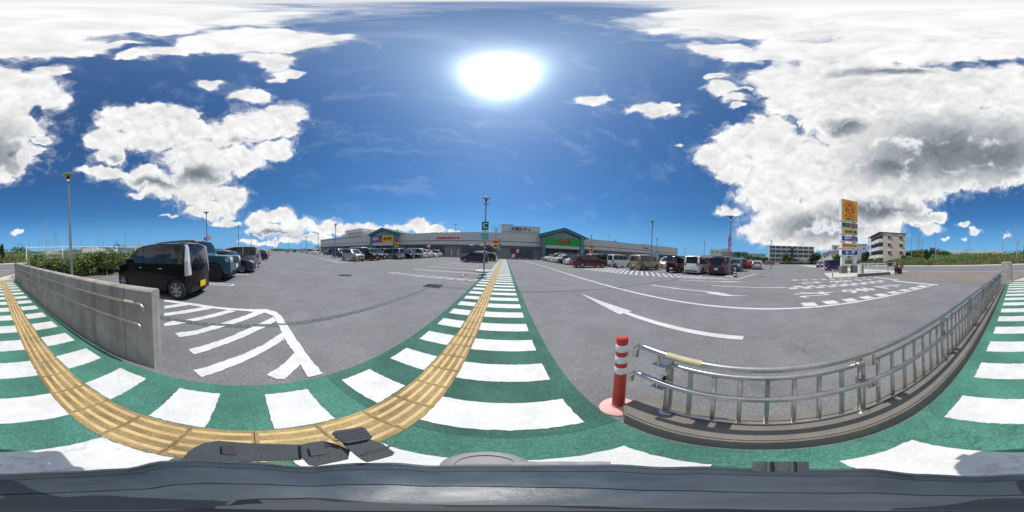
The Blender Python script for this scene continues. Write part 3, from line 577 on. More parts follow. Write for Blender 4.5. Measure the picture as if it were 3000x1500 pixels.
# knob, name plate hump, webbing straps at the rim
kd = ray(1420, 1364); kr = math.hypot(kd.x, kd.y) / -kd.z * .5
kn = MB(); kn.lathe([(.040, 0), (.044, .006), (.044, .016), (.038, .020), (.030, .021), (.029, .016), (.012, .016), (.004, .018)], 24, (kd.x / math.hypot(kd.x, kd.y) * .148, kd.y / math.hypot(kd.x, kd.y) * .148, CZ - .02)); kn.build('knob', mat('worn_grey_plastic', (.22, .22, .23), .6, var=.15, scale=40), cart, 40)
def strap(px0, px1, y0, y1, z, name, m, th=.006, n=8, ribs=0):
    """webbing laid along the rim between two bearings, real height z"""
    pts = []
    for i in range(n + 1):
        px = px0 + (px1 - px0) * i / n; a, b = ray(px, y0), ray(px, y1); k = (EYE - z)
        pts.append((Vector((a.x / -a.z * k, a.y / -a.z * k, z)), Vector((b.x / -b.z * k, b.y / -b.z * k, z))))
    mb = MB(); v = []; f = []
    for i, (p, q) in enumerate(pts):
        wv = .0015 * math.sin(i * 1.7); v += [p + Vector((0, 0, wv)), q + Vector((0, 0, wv)), q + Vector((0, 0, wv - th)), p + Vector((0, 0, wv - th))]
    for i in range(len(pts) - 1):
        for k in range(4): f.append((i * 4 + k, i * 4 + (k + 1) % 4, (i + 1) * 4 + (k + 1) % 4, (i + 1) * 4 + k))
    f += [(0, 1, 2, 3), tuple(range(len(v) - 4, len(v)))]
    o = mb.add(v, f).build(name, m, cart, 40)
    for r in range(ribs):
        t = (r + .7) / (ribs + .4); i = 0; p, q = pts[0]; p2, q2 = pts[-1]
        a, b = p + (p2 - p) * t, q + (q2 - q) * t; MB().cyl(a + Vector((0, 0, .003)), b + Vector((0, 0, .003)), .0028, n=6).build('rib', m, o)
    return o
WEB = mat('black_webbing', (.030, .038, .048), .6, var=.25, scale=60, bump=.3, bscale=300)
def cut(name, outline, z, th, m, ribs=()):
    k = EYE - z; P2 = []
    for px, py in outline: d = ray(px, py); P2.append((d.x / -d.z * k, d.y / -d.z * k))
    o = MB().prism(P2, z - th, z).build(name, m, cart)
    for (ax, ay, bx_, by) in ribs:
        a, b = ray(ax, ay), ray(bx_, by); MB().cyl((a.x / -a.z * k, a.y / -a.z * k, z + .0005), (b.x / -b.z * k, b.y / -b.z * k, z + .0005), .0022, n=6).build('rib', m, o)
    return o
cut('webbing_strap', [(532, 1346), (548, 1326), (570, 1310), (600, 1297), (640, 1291), (690, 1295), (745, 1299), (820, 1301), (885, 1302), (892, 1330), (880, 1346), (760, 1349), (640, 1354)], CZ + .008, .006, WEB)
cut('webbing_strap', [(880, 1303), (910, 1296), (948, 1291), (990, 1302), (1025, 1318), (1020, 1344), (975, 1354), (925, 1364), (905, 1362), (885, 1340)], CZ + .016, .006, WEB)
cut('strap_loop', [(650, 1306), (690, 1307), (694, 1332), (652, 1330)], CZ + .014, .006, PLASTIC); cut('strap_loop', [(905, 1312), (950, 1308), (955, 1330), (912, 1336)], CZ + .022, .006, PLASTIC)
cut('buckle', [(972, 1268), (984, 1261), (1058, 1250), (1070, 1254), (1090, 1279), (1082, 1286), (1018, 1298), (1002, 1294)], CZ + .045, .010, WEB, [(980, 1271 + i, 1064 + i * 1.2, 1257 + i) for i in (0, 7, 14, 21)])
cut('strap_end', [(1004, 1299), (1086, 1287), (1122, 1300), (1156, 1325), (1150, 1333), (1075, 1353), (1060, 1346), (1030, 1322)], CZ + .030, .006, WEB, [(1058 + i, 1335 - i * .55, 1128 + i, 1316 - i * .55) for i in (0, 9, 18)])
strap(2205, 2370, 1352, 1392, CZ + .012, 'webbing_strap', WEB, .010, 6, 2)
strap(1500, 1790, 1352, 1378, CZ + .006, 'name_plate', MATS['worn_grey_plastic'], .012, 10)
# ================================================================== CARS
PAINTS = {}
def paint(name, col, metal=.35):
    if name not in PAINTS: PAINTS[name] = mat('paint_' + name, col, .32, metal, .5, var=.03, scale=1.0, coat=.7)
    return PAINTS[name]
class CarShape:
    """side outline (s, zfrac) from front foot over the roof to the rear foot; W(x, z) gives the half width"""
    def __init__(c, L, Wd, H, wb, fo, wr, out, belt, tum, belt_r=None, rnd=.07, sill=.20, bow=.07, plan=.13, step=.07, smooth=2):
        c.L, c.Wd, c.H, c.wb, c.wr, c.belt, c.tum, c.rnd, c.sillz, c.bow, c.plan = L, Wd, H, wb, wr, belt * H, tum, rnd, sill, bow, plan
        c.xf = L / 2 - fo; c.xr = c.xf - wb
        P = [(L / 2 - s * L, z * H) for s, z in out]; pts = []
        for i in range(len(P) - 1):
            d = math.hypot(P[i + 1][0] - P[i][0], P[i + 1][1] - P[i][1]); n = max(1, round(d / step))
            for k in range(n): t = k / n; pts.append((P[i][0] + (P[i + 1][0] - P[i][0]) * t, P[i][1] + (P[i + 1][1] - P[i][1]) * t))
        pts.append(P[-1])
        q = np.array(pts)
        for _ in range(smooth): q[1:-1] = q[1:-1] * .5 + (q[:-2] + q[2:]) * .25
        c.o = q; c.top = int(np.argmax(q[:, 1]))
    def top_z(c, x):
        xs, zs = c.o[:, 0][::-1], c.o[:, 1][::-1]
        return float(max(zs[i] for i in range(len(xs)) if abs(xs[i] - x) < .06) if np.any(np.abs(xs - x) < .06) else 0)
    def W(c, x, z):
        u = abs(x) / (c.L / 2); p = 1 - c.plan * max(0, (u - .62) / .38) ** 2.6
        if z > c.belt: s = 1 - c.tum * ((z - c.belt) / (c.H - c.belt)) ** 1.25
        else: s = 1 - .035 * ((c.belt - z) / c.belt) ** 1.6 - (.02 if z < .33 else 0)
        return c.Wd / 2 * p * s
    def bx(c, x, yf):
        u = x / (c.L / 2); return x - math.copysign(c.bow, u) * abs(u) ** 8 * yf * yf
    def sill(c, x):
        s = c.sillz
        for xw in (c.xf, c.xr):
            R = c.wr * 1.14
            if abs(x - xw) < R: s = max(s, c.wr + math.sqrt(R * R - (x - xw) ** 2))
        return s
    def topc(c, i, yf):      # point on the upper surface, yf = -1..1 across
        x, z = c.o[i]; hw = c.W(x, z); r = min(c.rnd, .5 * max(.02, z - c.sillz)); e = hw - r * .8
        return Vector((c.bx(x, yf), e * yf, z - .028 * yf * yf * (1 if c.H * .7 < z else .5)))
    def body(c):
        v = []; n_side, n_arc, n_top = 9, 3, 4; rows = len(c.o); per = 2 * (n_side + n_arc + n_top) + 1
        for i in range(rows):
            x, z = c.o[i]; s = min(c.sill(x), z); half = []
            r = min(c.rnd, .5 * max(.02, z - c.sillz)); zt = max(s, z - r * .9)
            for k in range(n_side): zz = s + (zt - s) * k / (n_side - 1); half.append((c.bx(x, 1), c.W(x, zz), zz))
            e = c.topc(i, 1.0); w0 = c.W(x, zt)
            for k in range(1, n_arc + 1):
                a = math.pi / 2 * k / (n_arc + .6); yy = e.y + (w0 - e.y) * math.cos(a); half.append((c.bx(x, 1), yy, zt + (max(e.z, zt) - zt) * math.sin(a)))
            for k in range(n_top): t = c.topc(i, 1 - k / n_top); half.append((t.x, t.y, max(t.z, s)))
            t = c.topc(i, 0); v += half + [(t.x, 0, max(t.z, s))] + [(a, -b, d) for a, b, d in half[::-1]]
        f = [(i * per + k, i * per + k + 1, (i + 1) * per + k + 1, (i + 1) * per + k) for i in range(rows - 1) for k in range(per - 1)]
        mb = MB(); mb.add(v, f); me = mb.mesh('body', 38); bm = bmesh.new(); bm.from_mesh(me); bmesh.ops.remove_doubles(bm, verts=bm.verts, dist=.0008); bmesh.ops.recalc_face_normals(bm, faces=bm.faces); bm.to_mesh(me); bm.free(); return me
    def idx(c, z, rear):     # outline index at height z on the front or rear flank
        r = range(c.top, len(c.o)) if rear else range(0, c.top + 1)
        return min(r, key=lambda i: abs(c.o[i][1] - z))
    def patch(c, z0, z1, y0, y1, rear, off=.007, ny=4, th=.004):
        a, b = sorted((c.idx(z0, rear), c.idx(z1, rear))); b = max(b, a + 1); rows = range(a, b + 1); v = []; f = []
        for i in rows:
            d = Vector((c.o[min(i + 1, len(c.o) - 1)][0] - c.o[max(i - 1, 0)][0], 0, c.o[min(i + 1, len(c.o) - 1)][1] - c.o[max(i - 1, 0)][1])).normalized(); n = Vector((-d.z, 0, d.x)); n = n if (n.x < 0) == rear or n.z > .9 else -n
            if n.z < 0 and abs(n.z) > .5: n = -n
            for k in range(ny + 1): v.append(c.topc(i, y0 + (y1 - y0) * k / ny) + n * off)
        m = ny + 1
        for i in range(len(rows) - 1):
            for k in range(ny): f.append((i * m + k, i * m + k + 1, (i + 1) * m + k + 1, (i + 1) * m + k))
        return v, f
    def side(c, s0, s1, z0, z1, sgn, off=.005, n=8, margin=.085, nz=3):
        """panel on the flank: between lengths s0..s1, from z0 up to z1 or the roof line"""
        v = []; f = []
        for i in range(n + 1):
            x = c.L / 2 - (s0 + (s1 - s0) * i / n) * c.L; zt = min(z1, c.top_z(x) - margin); zt = max(zt, z0 + .001)
            for k in range(nz + 1): z = z0 + (zt - z0) * k / nz; v.append((c.bx(x, 1), sgn * (c.W(x, z) + off), z))
        m = nz + 1
        for i in range(n):
            for k in range(nz): f.append((i * m + k, i * m + k + 1, (i + 1) * m + k + 1, (i + 1) * m + k))
        return v, f
def wheel_meshes(r, w, spokes, dark=False, pair=False):
    M = Matrix.Rotation(math.pi / 2, 4, 'X')
    t = MB().lathe([(r * .62, -w / 2), (r * .93, -w / 2), (r, -w * .36), (r, w * .36), (r * .93, w / 2), (r * .66, w / 2), (r * .64, w * .3)], 28, M=M).mesh('wheel', 40); t.materials.append(RUBBER)
    mb = MB(); R = r * .66
    mb.lathe([(R, w * .30), (R, w * .46), (R * .92, w * .47), (R * .90, w * .36)], 28, M=M, cap=False)
    mb.lathe([(r * .12, w * .30), (r * .12, w * .44), (.005, w * .45)], 14, M=M)
    for k in range(spokes):
        a = 2 * math.pi * k / spokes
        for da in ((-.15, .15) if pair else (0,)):
            Q = Matrix.Rotation(a + da, 4, 'Y'); ww = .012 if pair else r * .075
            mb.box(r * .08, R * .95, -w * .45, -w * .36, -ww, ww, Q)
    rim = mb.mesh('rim', 30); rim.materials.append(PLASTIC if dark else RIM)
    bk = MB().lathe([(R * .95, w * .325), (.005, w * .33)], 20, M=M, cap=False).mesh('hub_disc'); bk.materials.append(PLASTIC)
    return t, rim, bk
KINDS = {}
def kind(name, shape, windows, ws, rg, head, tail, plate=(.33, .36), wheel=(7, False, False), rear_glass_w=.86, clad=False, hi_tail=False, rails=False, tall_lamp=None, grille=(.36, .52, .62)):
    """collects shared part meshes of a kind of car: list of (part name, mesh, material slot, parent index or None)"""
    c = shape; parts = []
    def add(n, mb, m, sub=None, smooth=38):
        me = mb if isinstance(mb, bpy.types.Mesh) else mb.mesh(n, smooth); parts.append((n, me, m, sub)); return len(parts) - 1
    body = add('body', c.body(), 'PAINT')
    add('underbody', MB().box(-c.L * .46, c.L * .46, -c.Wd / 2 + .25, c.Wd / 2 - .25, .17, c.belt * .8), PLASTIC)
    for x in (c.xf, c.xr): add('wheel_arch', MB().box(x - c.wr * 1.2, x + c.wr * 1.2, -c.Wd / 2 + .07, c.Wd / 2 - .07, c.wr * 1.1, c.wr * 2.3), PLASTIC)
    for sg in (1, -1):
        for (a, b) in windows: v, f = c.side(a, b, c.belt + .02, 9, sg); add('side_window', MB().add(v, f), GLASS)
        for s in (windows[0][0] + .015, windows[0][1] + .004, windows[1][1] + .004):
            v, f = c.side(s - .0012, s + .0012, c.sillz + .12, c.belt, sg, .003, 1); add('door_seam', MB().add(v, f), BLACK)
        for (a, b) in windows[:2]:
            x = c.L / 2 - (b - .035) * c.L; z = c.belt - .13; w = c.W(x, z) + .008; add('door_handle', MB().box(x - .07, x + .07, w - .01, w + .018, z - .014, z + .014, Matrix.Diagonal((1, sg, 1, 1)), .006), 'HANDLE')
        x = c.L / 2 - (windows[0][0] + .05) * c.L; w = c.W(x, c.belt); add('mirror', MB().box(x - .05, x + .07, w + .01, w + .19, c.belt + .03, c.belt + .17, Matrix.Diagonal((1, sg, 1, 1)), .03), 'MIRROR')
        v, f = c.patch(head[0] * c.H, head[1] * c.H, sg * head[2], sg * 1.0, False, .010); add('headlight', MB().add(v, f), LAMPW)
        v2, f2 = c.side(.012, .055, head[0] * c.H + .03, head[1] * c.H, sg, .004, 2); add('headlight', MB().add(v2, f2), LAMPW)
        if tall_lamp:
            v, f = c.patch(tall_lamp[0] * c.H, tall_lamp[1] * c.H, sg * .90, sg * 1.12, True, .012, 3); add('tail_light', MB().add(v, f), LAMPW)
            v, f = c.side(.962, .994, tall_lamp[0] * c.H, tall_lamp[1] * c.H, sg, .010, 2, .02); add('tail_light', MB().add(v, f), LAMPW)
        else:
            v, f = c.patch(tail[0] * c.H, tail[1] * c.H, sg * tail[2], sg * 1.03, True, .010, 2); add('tail_light', MB().add(v, f), LAMPR)
            v, f = c.side(.955, .988, tail[0] * c.H, tail[1] * c.H, sg, .006, 2, .02); add('tail_light', MB().add(v, f), LAMPR)
        if clad: v, f = c.side(.17, .83, c.sillz + .02, c.sillz + .22, sg, .008, 8); add('side_cladding', MB().add(v, f), PLASTIC)
        if rails: add('roof_rail', MB().cyl((c.L * .22, sg * (c.W(0, c.H) - .12), c.H + .03), (-c.L * .38, sg * (c.W(0, c.H) - .12), c.H + .03), .018, n=8), CHROME)
    v, f = c.patch(ws[0] * c.H, ws[1] * c.H, -.90, .90, False, .005, 8); add('windscreen', MB().add(v, f), GLASS)
    v, f = c.patch(rg[0] * c.H, rg[1] * c.H, -rear_glass_w, rear_glass_w, True, .006, 8); g = add('rear_window', MB().add(v, f), GLASS)
    v, f = c.patch(grille[0] * c.H, grille[1] * c.H, -grille[2], grille[2], False, .008, 4); add('grille', MB().add(v, f), PLASTIC)
    v, f = c.patch(.16 * c.H, .24 * c.H, -.7, .7, False, .008, 4); add('lower_grille', MB().add(v, f), PLASTIC)
    v, f = c.patch(.15 * c.H, .22 * c.H, -.9, .9, True, .006, 4); add('lower_bumper', MB().add(v, f), PLASTIC)
    add('emblem', MB().lathe([(.001, 0), (.04, 0), (.045, .008), (.02, .012)], 14, M=Matrix.Translation((c.o[c.idx(grille[1] * c.H * 1.02, False)][0] + .012, 0, grille[1] * c.H * .96)) @ Matrix.Rotation(math.pi / 2, 4, 'Y')), CHROME)
    for rear, pz in ((False, plate[0]), (True, plate[1])):
        i = c.idx(pz * c.H, rear); x = c.o[i][0] + (-.02 if rear else .02); add('number_plate', MB().box(x - .008, x + .008, -.165, .165, pz * c.H - .08, pz * c.H + .08), 'PLATE')
    v, f = c.patch(c.H * .945, c.H * .985, -.8, .8, True, .018, 4); add('spoiler', MB().add(v, f), 'PAINT')
    t, rim, bk = wheel_meshes(c.wr, .19, *wheel)
    KINDS[name] = dict(c=c, parts=parts, wheel=(t, rim, bk))
    for n, me, m, sub in parts:
        if not len(me.materials): me.materials.append(m if not isinstance(m, str) else WHITE)
def car(kname, pos, heading, pcol, label, group=None, cat='car', plate=PLATEW, handle=None, mirror=None, full=True, name=None):
    K = KINDS[kname]; c = K['c']; a = math.atan2(heading[1], heading[0])
    o = thing(name or {'hiace': 'delivery_van', 'minivan': 'minivan', 'gwag': 'off_road_car', 'suv': 'suv'}.get(kname, 'parked_car'), label, cat, (pos[0], pos[1], 0.004), a, group)
    far = math.hypot(*pos) > 45
    for n, me, m, sub in K['parts']:
        if far and n in ('door_seam', 'door_handle', 'emblem', 'lower_grille', 'mirror', 'underbody'): 
            continue
        q = bpy.data.objects.new(n, me); COL.objects.link(q); q.parent = o
        if isinstance(m, str):
            q.material_slots[0].link = 'OBJECT'
            q.material_slots[0].material = {'PAINT': pcol, 'HANDLE': handle or pcol, 'MIRROR': mirror or pcol, 'PLATE': plate}[m]
    for x in (c.xf, c.xr):
        for sg in (1, -1):
            w = bpy.data.objects.new('wheel', K['wheel'][0]); COL.objects.link(w); w.parent = o; w.location = (x, sg * (c.Wd / 2 - .10), c.wr); w.rotation_euler = (0, random.uniform(0, 6), 0 if sg < 0 else math.pi)
            for nm, me in (('rim', K['wheel'][1]), ('hub_disc', K['wheel'][2])): r = bpy.data.objects.new(nm, me); COL.objects.link(r); r.parent = w
    return o
OUTK = [(.012, .14), (.0, .22), (.0, .36), (.008, .46), (.03, .53), (.08, .565), (.20, .615), (.225, .63), (.375, .915), (.43, .965), (.55, .995), (.70, 1.0), (.88, .975), (.955, .95), (.968, .92), (.982, .74), (.992, .60), (.998, .52), (1.0, .40), (1.0, .26), (.99, .14)]
OUTB = [(.012, .13), (.0, .22), (.0, .40), (.01, .50), (.04, .555), (.15, .60), (.17, .615), (.285, .90), (.33, .955), (.45, .99), (.65, 1.0), (.90, .985), (.965, .965), (.978, .93), (.986, .70), (.994, .55), (1.0, .42), (1.0, .24), (.99, .13)]
OUTM = [(.012, .12), (.0, .20), (.0, .34), (.012, .42), (.05, .48), (.19, .545), (.215, .56), (.37, .885), (.43, .95), (.55, .99), (.70, 1.0), (.88, .985), (.945, .965), (.962, .925), (.982, .68), (.992, .54), (1.0, .42), (1.0, .22), (.99, .12)]
OUTW = [(.012, .13), (.0, .22), (.0, .36), (.012, .44), (.05, .50), (.22, .585), (.245, .60), (.40, .90), (.46, .96), (.58, .995), (.70, .995), (.86, .96), (.92, .93), (.965, .72), (.985, .60), (.995, .50), (1.0, .38), (1.0, .24), (.985, .13)]
OUTH = [(.012, .13), (.0, .22), (.0, .37), (.012, .45), (.05, .52), (.20, .62), (.225, .635), (.40, .93), (.47, .985), (.56, 1.0), (.70, .985), (.86, .93), (.90, .90), (.965, .68), (.985, .60), (.995, .50), (1.0, .38), (1.0, .24), (.985, .13)]
OUTG = [(.012, .20), (.0, .24), (.0, .40), (.004, .52), (.012, .565), (.05, .585), (.30, .605), (.315, .615), (.375, .94), (.39, .965), (.42, .985), (.55, 1.0), (.80, .995), (.95, .985), (.975, .965), (.985, .70), (.988, .55), (.99, .40), (1.0, .36), (1.0, .24), (.99, .19)]
OUTV = [(.012, .12), (.0, .20), (.0, .36), (.008, .44), (.03, .50), (.07, .53), (.20, .88), (.245, .95), (.34, .985), (.6, 1.0), (.9, .99), (.965, .97), (.978, .93), (.988, .62), (.995, .48), (1.0, .36), (1.0, .22), (.99, .12)]
kind('kei', CarShape(3.40, 1.475, 1.62, 2.455, .50, .285, OUTK, .605, .14), [(.245, .49), (.50, .745), (.755, .945)], (.635, .91), (.585, .925), (.40, .50, .62), (.45, .62, .78), plate=(.28, .25), wheel=(6, False, True), tall_lamp=(.42, .94))
kind('keiwagon', CarShape(3.40, 1.475, 1.63, 2.455, .50, .28, OUTK, .605, .14), [(.245, .49), (.50, .745), (.755, .945)], (.635, .91), (.59, .925), (.40, .50, .60), (.44, .60, .80), plate=(.27, .27), grille=(.36, .44, .55))
kind('keibox', CarShape(3.40, 1.475, 1.78, 2.52, .45, .28, OUTB, .575, .10, rnd=.06, bow=.05), [(.19, .45), (.46, .73), (.74, .95)], (.625, .90), (.56, .92), (.42, .52, .58), (.36, .58, .82), plate=(.26, .26), wheel=(6, False, False))
kind('minivan', CarShape(4.70, 1.73, 1.85, 2.86, .92, .32, OUTM, .545, .13), [(.24, .445), (.455, .70), (.71, .945)], (.565, .90), (.56, .93), (.39, .47, .55), (.46, .60, .74), wheel=(5, False, True), plate=(.22, .33), grille=(.30, .42, .50))
kind('wagon', CarShape(4.75, 1.80, 1.56, 2.83, .95, .33, OUTW, .60, .17), [(.27, .47), (.48, .70), (.71, .92)], (.61, .90), (.62, .91), (.43, .52, .55), (.52, .66, .70), wheel=(7, False, False), plate=(.26, .46))
kind('hatch', CarShape(4.00, 1.695, 1.50, 2.52, .82, .30, OUTH, .615, .18), [(.25, .48), (.49, .72), (.73, .87)], (.645, .93), (.65, .90), (.44, .54, .55), (.52, .68, .74), wheel=(9, False, False), plate=(.26, .42))
kind('suv', CarShape(4.45, 1.80, 1.66, 2.62, .88, .36, OUTW, .60, .16, sill=.26), [(.27, .47), (.48, .70), (.71, .90)], (.61, .90), (.62, .91), (.46, .55, .55), (.52, .66, .72), wheel=(5, False, True), clad=True, rails=True, plate=(.30, .44))
kind('gwag', CarShape(4.66, 1.93, 1.97, 2.89, .83, .41, OUTG, .605, .06, rnd=.035, sill=.36, bow=.02, plan=.03, smooth=1), [(.335, .52), (.53, .74), (.75, .95)], (.635, .945), (.61, .93), (.43, .55, .62), (.40, .50, .82), wheel=(8, True, False), clad=True, plate=(.33, .36), grille=(.42, .55, .52))
kind('hiace', CarShape(4.70, 1.695, 1.98, 2.57, .98, .33, OUTV, .50, .12, rnd=.08), [(.11, .30), (.31, .60), (.61, .94)], (.55, .90), (.52, .92), (.36, .44, .55), (.30, .48, .84), wheel=(5, False, False), plate=(.20, .26))
kind('kangoo', CarShape(4.21, 1.83, 1.80, 2.70, .88, .32, OUTB, .575, .13, rnd=.09), [(.22, .42), (.43, .66), (.67, .92)], (.625, .90), (.58, .90), (.38, .52, .58), (.36, .72, .88), wheel=(6, False, False), clad=True, rails=True, plate=(.26, .32), rear_glass_w=.80)
P = dict(black=mat('paint_black', (.0035, .0035, .0045), .10, 0, .42, var=0), teal=paint('steel_teal', (.042, .125, .165), .3), navy=paint('navy', (.012, .020, .055), .3), silver=paint('silver', (.42, .42, .42), .7), pinks=paint('champagne', (.40, .33, .31), .6), white=paint('white', (.72, .73, .72), .0),
         pearl=paint('pearl', (.64, .64, .62), .15), red=paint('wine_red', (.105, .008, .014), .4), beige=paint('khaki_beige', (.36, .32, .17), .3), maroon=paint('maroon', (.035, .010, .014), .4), brown=paint('brown', (.028, .016, .010), .4), purple=paint('purple', (.030, .014, .070), .4), grey=paint('grey', (.20, .20, .21), .6), cream=paint('cream', (.62, .58, .47), .0), bred=paint('bright_red', (.42, .012, .016), .2), blue=paint('blue', (.03, .07, .16), .3), orange=paint('orange', (.45, .10, .02), .1))
HD = (-.20, -.98); HU = (.20, .98)
q_ = car('kei', (-5.27, -3.28), HD, P['black'], 'black tall kei wagon with clear tail lamps and yellow plate by the concrete wall', None, plate=PLATEY, handle=CHROME)
q_.scale = (1.10, 1.02, 1.085)
q_ = car('gwag', (-8.68, -2.9), HU, P['teal'], 'boxy teal blue off-road car with black arches behind the black kei wagon')
q_.scale = (1.0, 1.0, 1.06)
car('hatch', (-11.3, -1.45), HU, P['navy'], 'dark navy hatchback next to the boxy teal off-road car', 'cars in the row behind the wall')
car('minivan', (-14.6, -1.25), HD, P['silver'], 'pale silver minivan parked tail out beyond the dark navy hatchback', 'cars in the row behind the wall')
car('keiwagon', (-18.2, -.9), HD, P['purple'], 'dark purple small wagon beside the pale silver minivan', 'cars in the row behind the wall')
car('wagon', (-24.4, .6), HD, P['purple'], 'long dark purple wagon parked tail out, alone among empty bays', 'cars in the row behind the wall')
car('wagon', (-36.6, 2.4), HD, P['silver'], 'silver estate car parked tail out past the long purple wagon', 'cars in the row behind the wall')
car('suv', (-45.6, 4.3), HD, P['white'], 'white suv at the far end of the row behind the wall', 'cars in the row behind the wall')
car('suv', (-51.8, 5.4), HD, P['black'], 'black suv closing the far end of the row behind the wall', 'cars in the row behind the wall')
E1, W1 = (1, 0), (-1, 0); ge = 'cars in the rows before the clothing entrance'
car('keiwagon', (-17.25, 12.85), E1, P['pinks'], 'champagne kei wagon with yellow plate at the corner of a hatched island', ge, plate=PLATEY)
car('keibox', (-17.2, 15.65), E1, P['brown'], 'dark brown boxy kei car with yellow plate beside the champagne wagon', ge, plate=PLATEY)
car('minivan', (-18.9, 18.35), E1, P['navy'], 'navy minivan set back behind the dark brown boxy car', ge)
car('minivan', (-17.6, 21.2), W1, P['silver'], 'silver minivan parked tail out beside a black minivan', ge)
car('minivan', (-17.1, 23.6), E1, P['black'], 'black minivan nosed out between silver minivan and navy suv', ge)
car('suv', (-17.0, 26.2), E1, P['navy'], 'navy suv with yellow plate beside white kei vans', ge, plate=PLATEY)
car('hiace', (-17.3, 29.2), E1, P['white'], 'white high roof van beside the navy suv', ge, cat='van')
car('keibox', (-16.8, 31.7), E1, P['white'], 'white boxy kei car beside the white high roof van', ge)
car('hatch', (-16.7, 34.2), E1, P['white'], 'white hatchback between the white boxy car and the cream boxy car', ge)
car('keibox', (-16.4, 36.6), E1, P['cream'], 'cream boxy kei car at the store end of its row', ge)
gb2 = 'cars of the second row before the clothing entrance'
car('hiace', (-23.6, 18.6), W1, P['white'], 'white van whose roof shows over the navy minivan', gb2, cat='van'); car('minivan', (-23.4, 21.3), W1, P['white'], 'white minivan behind the silver minivan', gb2); car('minivan', (-23.4, 24.0), W1, P['grey'], 'grey minivan behind the black minivan', gb2)
car('keibox', (-27.6, 17.2), E1, P['navy'], 'navy boxy kei car standing behind the champagne wagon and lamp post', gb2)
car('suv', (-43.5, 24.9), E1, P['navy'], 'navy suv facing the lane beyond the empty bays', gb2); car('keibox', (-40.5, 21.8), (.3, -1), P['blue'], 'dark blue boxy kei car beside the far navy suv', gb2)
car('keibox', (-51.5, 22.6), (.6, -.8), P['white'], 'white boxy kei car at the tip of the far hatched triangle', gb2)
car('hiace', (-68, 27.0), (-.3, -.95), P['white'], 'white long van broadside in the distant rows', gb2, cat='van'); car('minivan', (-78, 28.5), (-1, -.1), P['white'], 'white minivan beside the distant long van', gb2); car('hiace', (-92, 31), (-1, 0), P['pearl'], 'pale van farthest along the distant rows', gb2, cat='van')
car('suv', (-98, 24), (1, -.2), P['black'], 'black suv at the far end of the driving lane', gb2); car('wagon', (-112, 16), (1, .1), P['white'], 'white estate car driving at the far end of the lane', gb2); car('minivan', (-104, 30), (-1, 0), P['red'], 'reddish minivan in the distant rows', gb2)
gf = 'cars in the bays beside the walkway'
car('hatch', (-4.15, 22.6), W1, P['purple'], 'dark violet hatchback with red tail lamp beside the walkway bays', gf); car('keiwagon', (-4.2, 25.2), W1, P['white'], 'white kei wagon behind the dark violet hatchback', gf)
car('hatch', (-3.4, 27.8), W1, P['maroon'], 'maroon hatchback third in the walkway bays', gf); car('hatch', (-3.3, 30.5), W1, P['white'], 'white hatchback last in the walkway bays', gf)
gr = 'cars facing the lane before the food hall'
car('wagon', (10.25, 17.85), E1, P['red'], 'wine red estate car parked tail out beside the striped crossing', gr)
car('hatch', (10.7, 22.7), W1, P['white'], 'white hatchback nosed out directly behind the wine red estate', gr); car('suv', (10.9, 25.2), W1, P['black'], 'black suv between white cars before the food hall', gr)
car('hatch', (10.6, 27.7), W1, P['pearl'], 'pearl white hatchback beside the black suv', gr); car('wagon', (10.9, 30.2), W1, P['white'], 'low white estate car before the food hall', gr); car('minivan', (10.9, 32.8), W1, P['pearl'], 'pearl white minivan last before the food hall entrance', gr); car('hatch', (10.4, 35.4), W1, P['silver'], 'silver hatchback nearest the food hall columns', gr)
gs = 'cars parked tail out beyond the striped crossing'
car('keibox', (15.1, 17.8), E1, P['white'], 'white boxy kei car with dark tail window beyond the striped crossing', gs, plate=PLATEY); car('keibox', (14.9, 20.6), E1, P['navy'], 'navy boxy kei car half hidden by the wine red estate', gs); car('minivan', (15.4, 23.4), E1, P['white'], 'white minivan behind the navy boxy kei car', gs)
car('kangoo', (15.35, 13.05), E1, P['beige'], 'khaki beige tall wagon with roof rails and black side strips', gs)
car('keibox', (15.75, 8.55), E1, P['black'], 'black small car with upright rounded tail beside the white minivan', gs); car('minivan', (16.25, 6.30), E1, P['pearl'], 'white minivan with big dark tail window between two dark cars', gs); car('minivan', (16.55, 3.95), E1, P['maroon'], 'dark maroon minivan with large red tail lamps by the lamp post', gs)
car('minivan', (21.4, 13.4), W1, P['pearl'], 'pale minivan facing the khaki beige wagon', gs); car('hatch', (21.6, 16.2), W1, P['grey'], 'grey hatchback beside the pale minivan', gs); car('minivan', (22.0, 9.0), W1, P['white'], 'white minivan hidden behind the black small car', gs); car('keibox', (22.0, 3.2), W1, P['teal'], 'pale green kei car behind the dark maroon minivan', gs)
gd = 'cars in the distant right rows'
car('keibox', (28.6, 3.1), E1, P['maroon'], 'dark kei car with red bumper and yellow plate past the cone', gd, plate=PLATEY); car('hatch', (32.2, 1.6), E1, P['bred'], 'bright red hatchback in the distant row', gd); car('hatch', (28.9, .55), E1, P['silver'], 'silver hatchback parked tail out beside the bright red hatchback', gd)
car('hiace', (38, 4.6), E1, P['white'], 'white van roof rising over the distant dark kei car', gd, cat='van'); car('minivan', (40, 7.4), W1, P['silver'], 'silver minivan in the distant rows', gd); car('hatch', (44, 10.2), W1, P['white'], 'white hatchback in the distant rows', gd); car('wagon', (36, 8.0), E1, P['grey'], 'grey estate car in the distant rows', gd); car('minivan', (52, 6.5), W1, P['navy'], 'navy minivan in the distant rows', gd); car('suv', (48, 14), E1, P['pearl'], 'pearl suv in the distant rows', gd)
car('hatch', (62, -3.4), (0, 1), P['orange'], 'small orange and blue car at the far hedge', gd); car('keibox', (74, -7.2), (0, 1), P['cream'], 'cream kei car at the far hedge', gd)
gp = 'cars behind the sign tower'
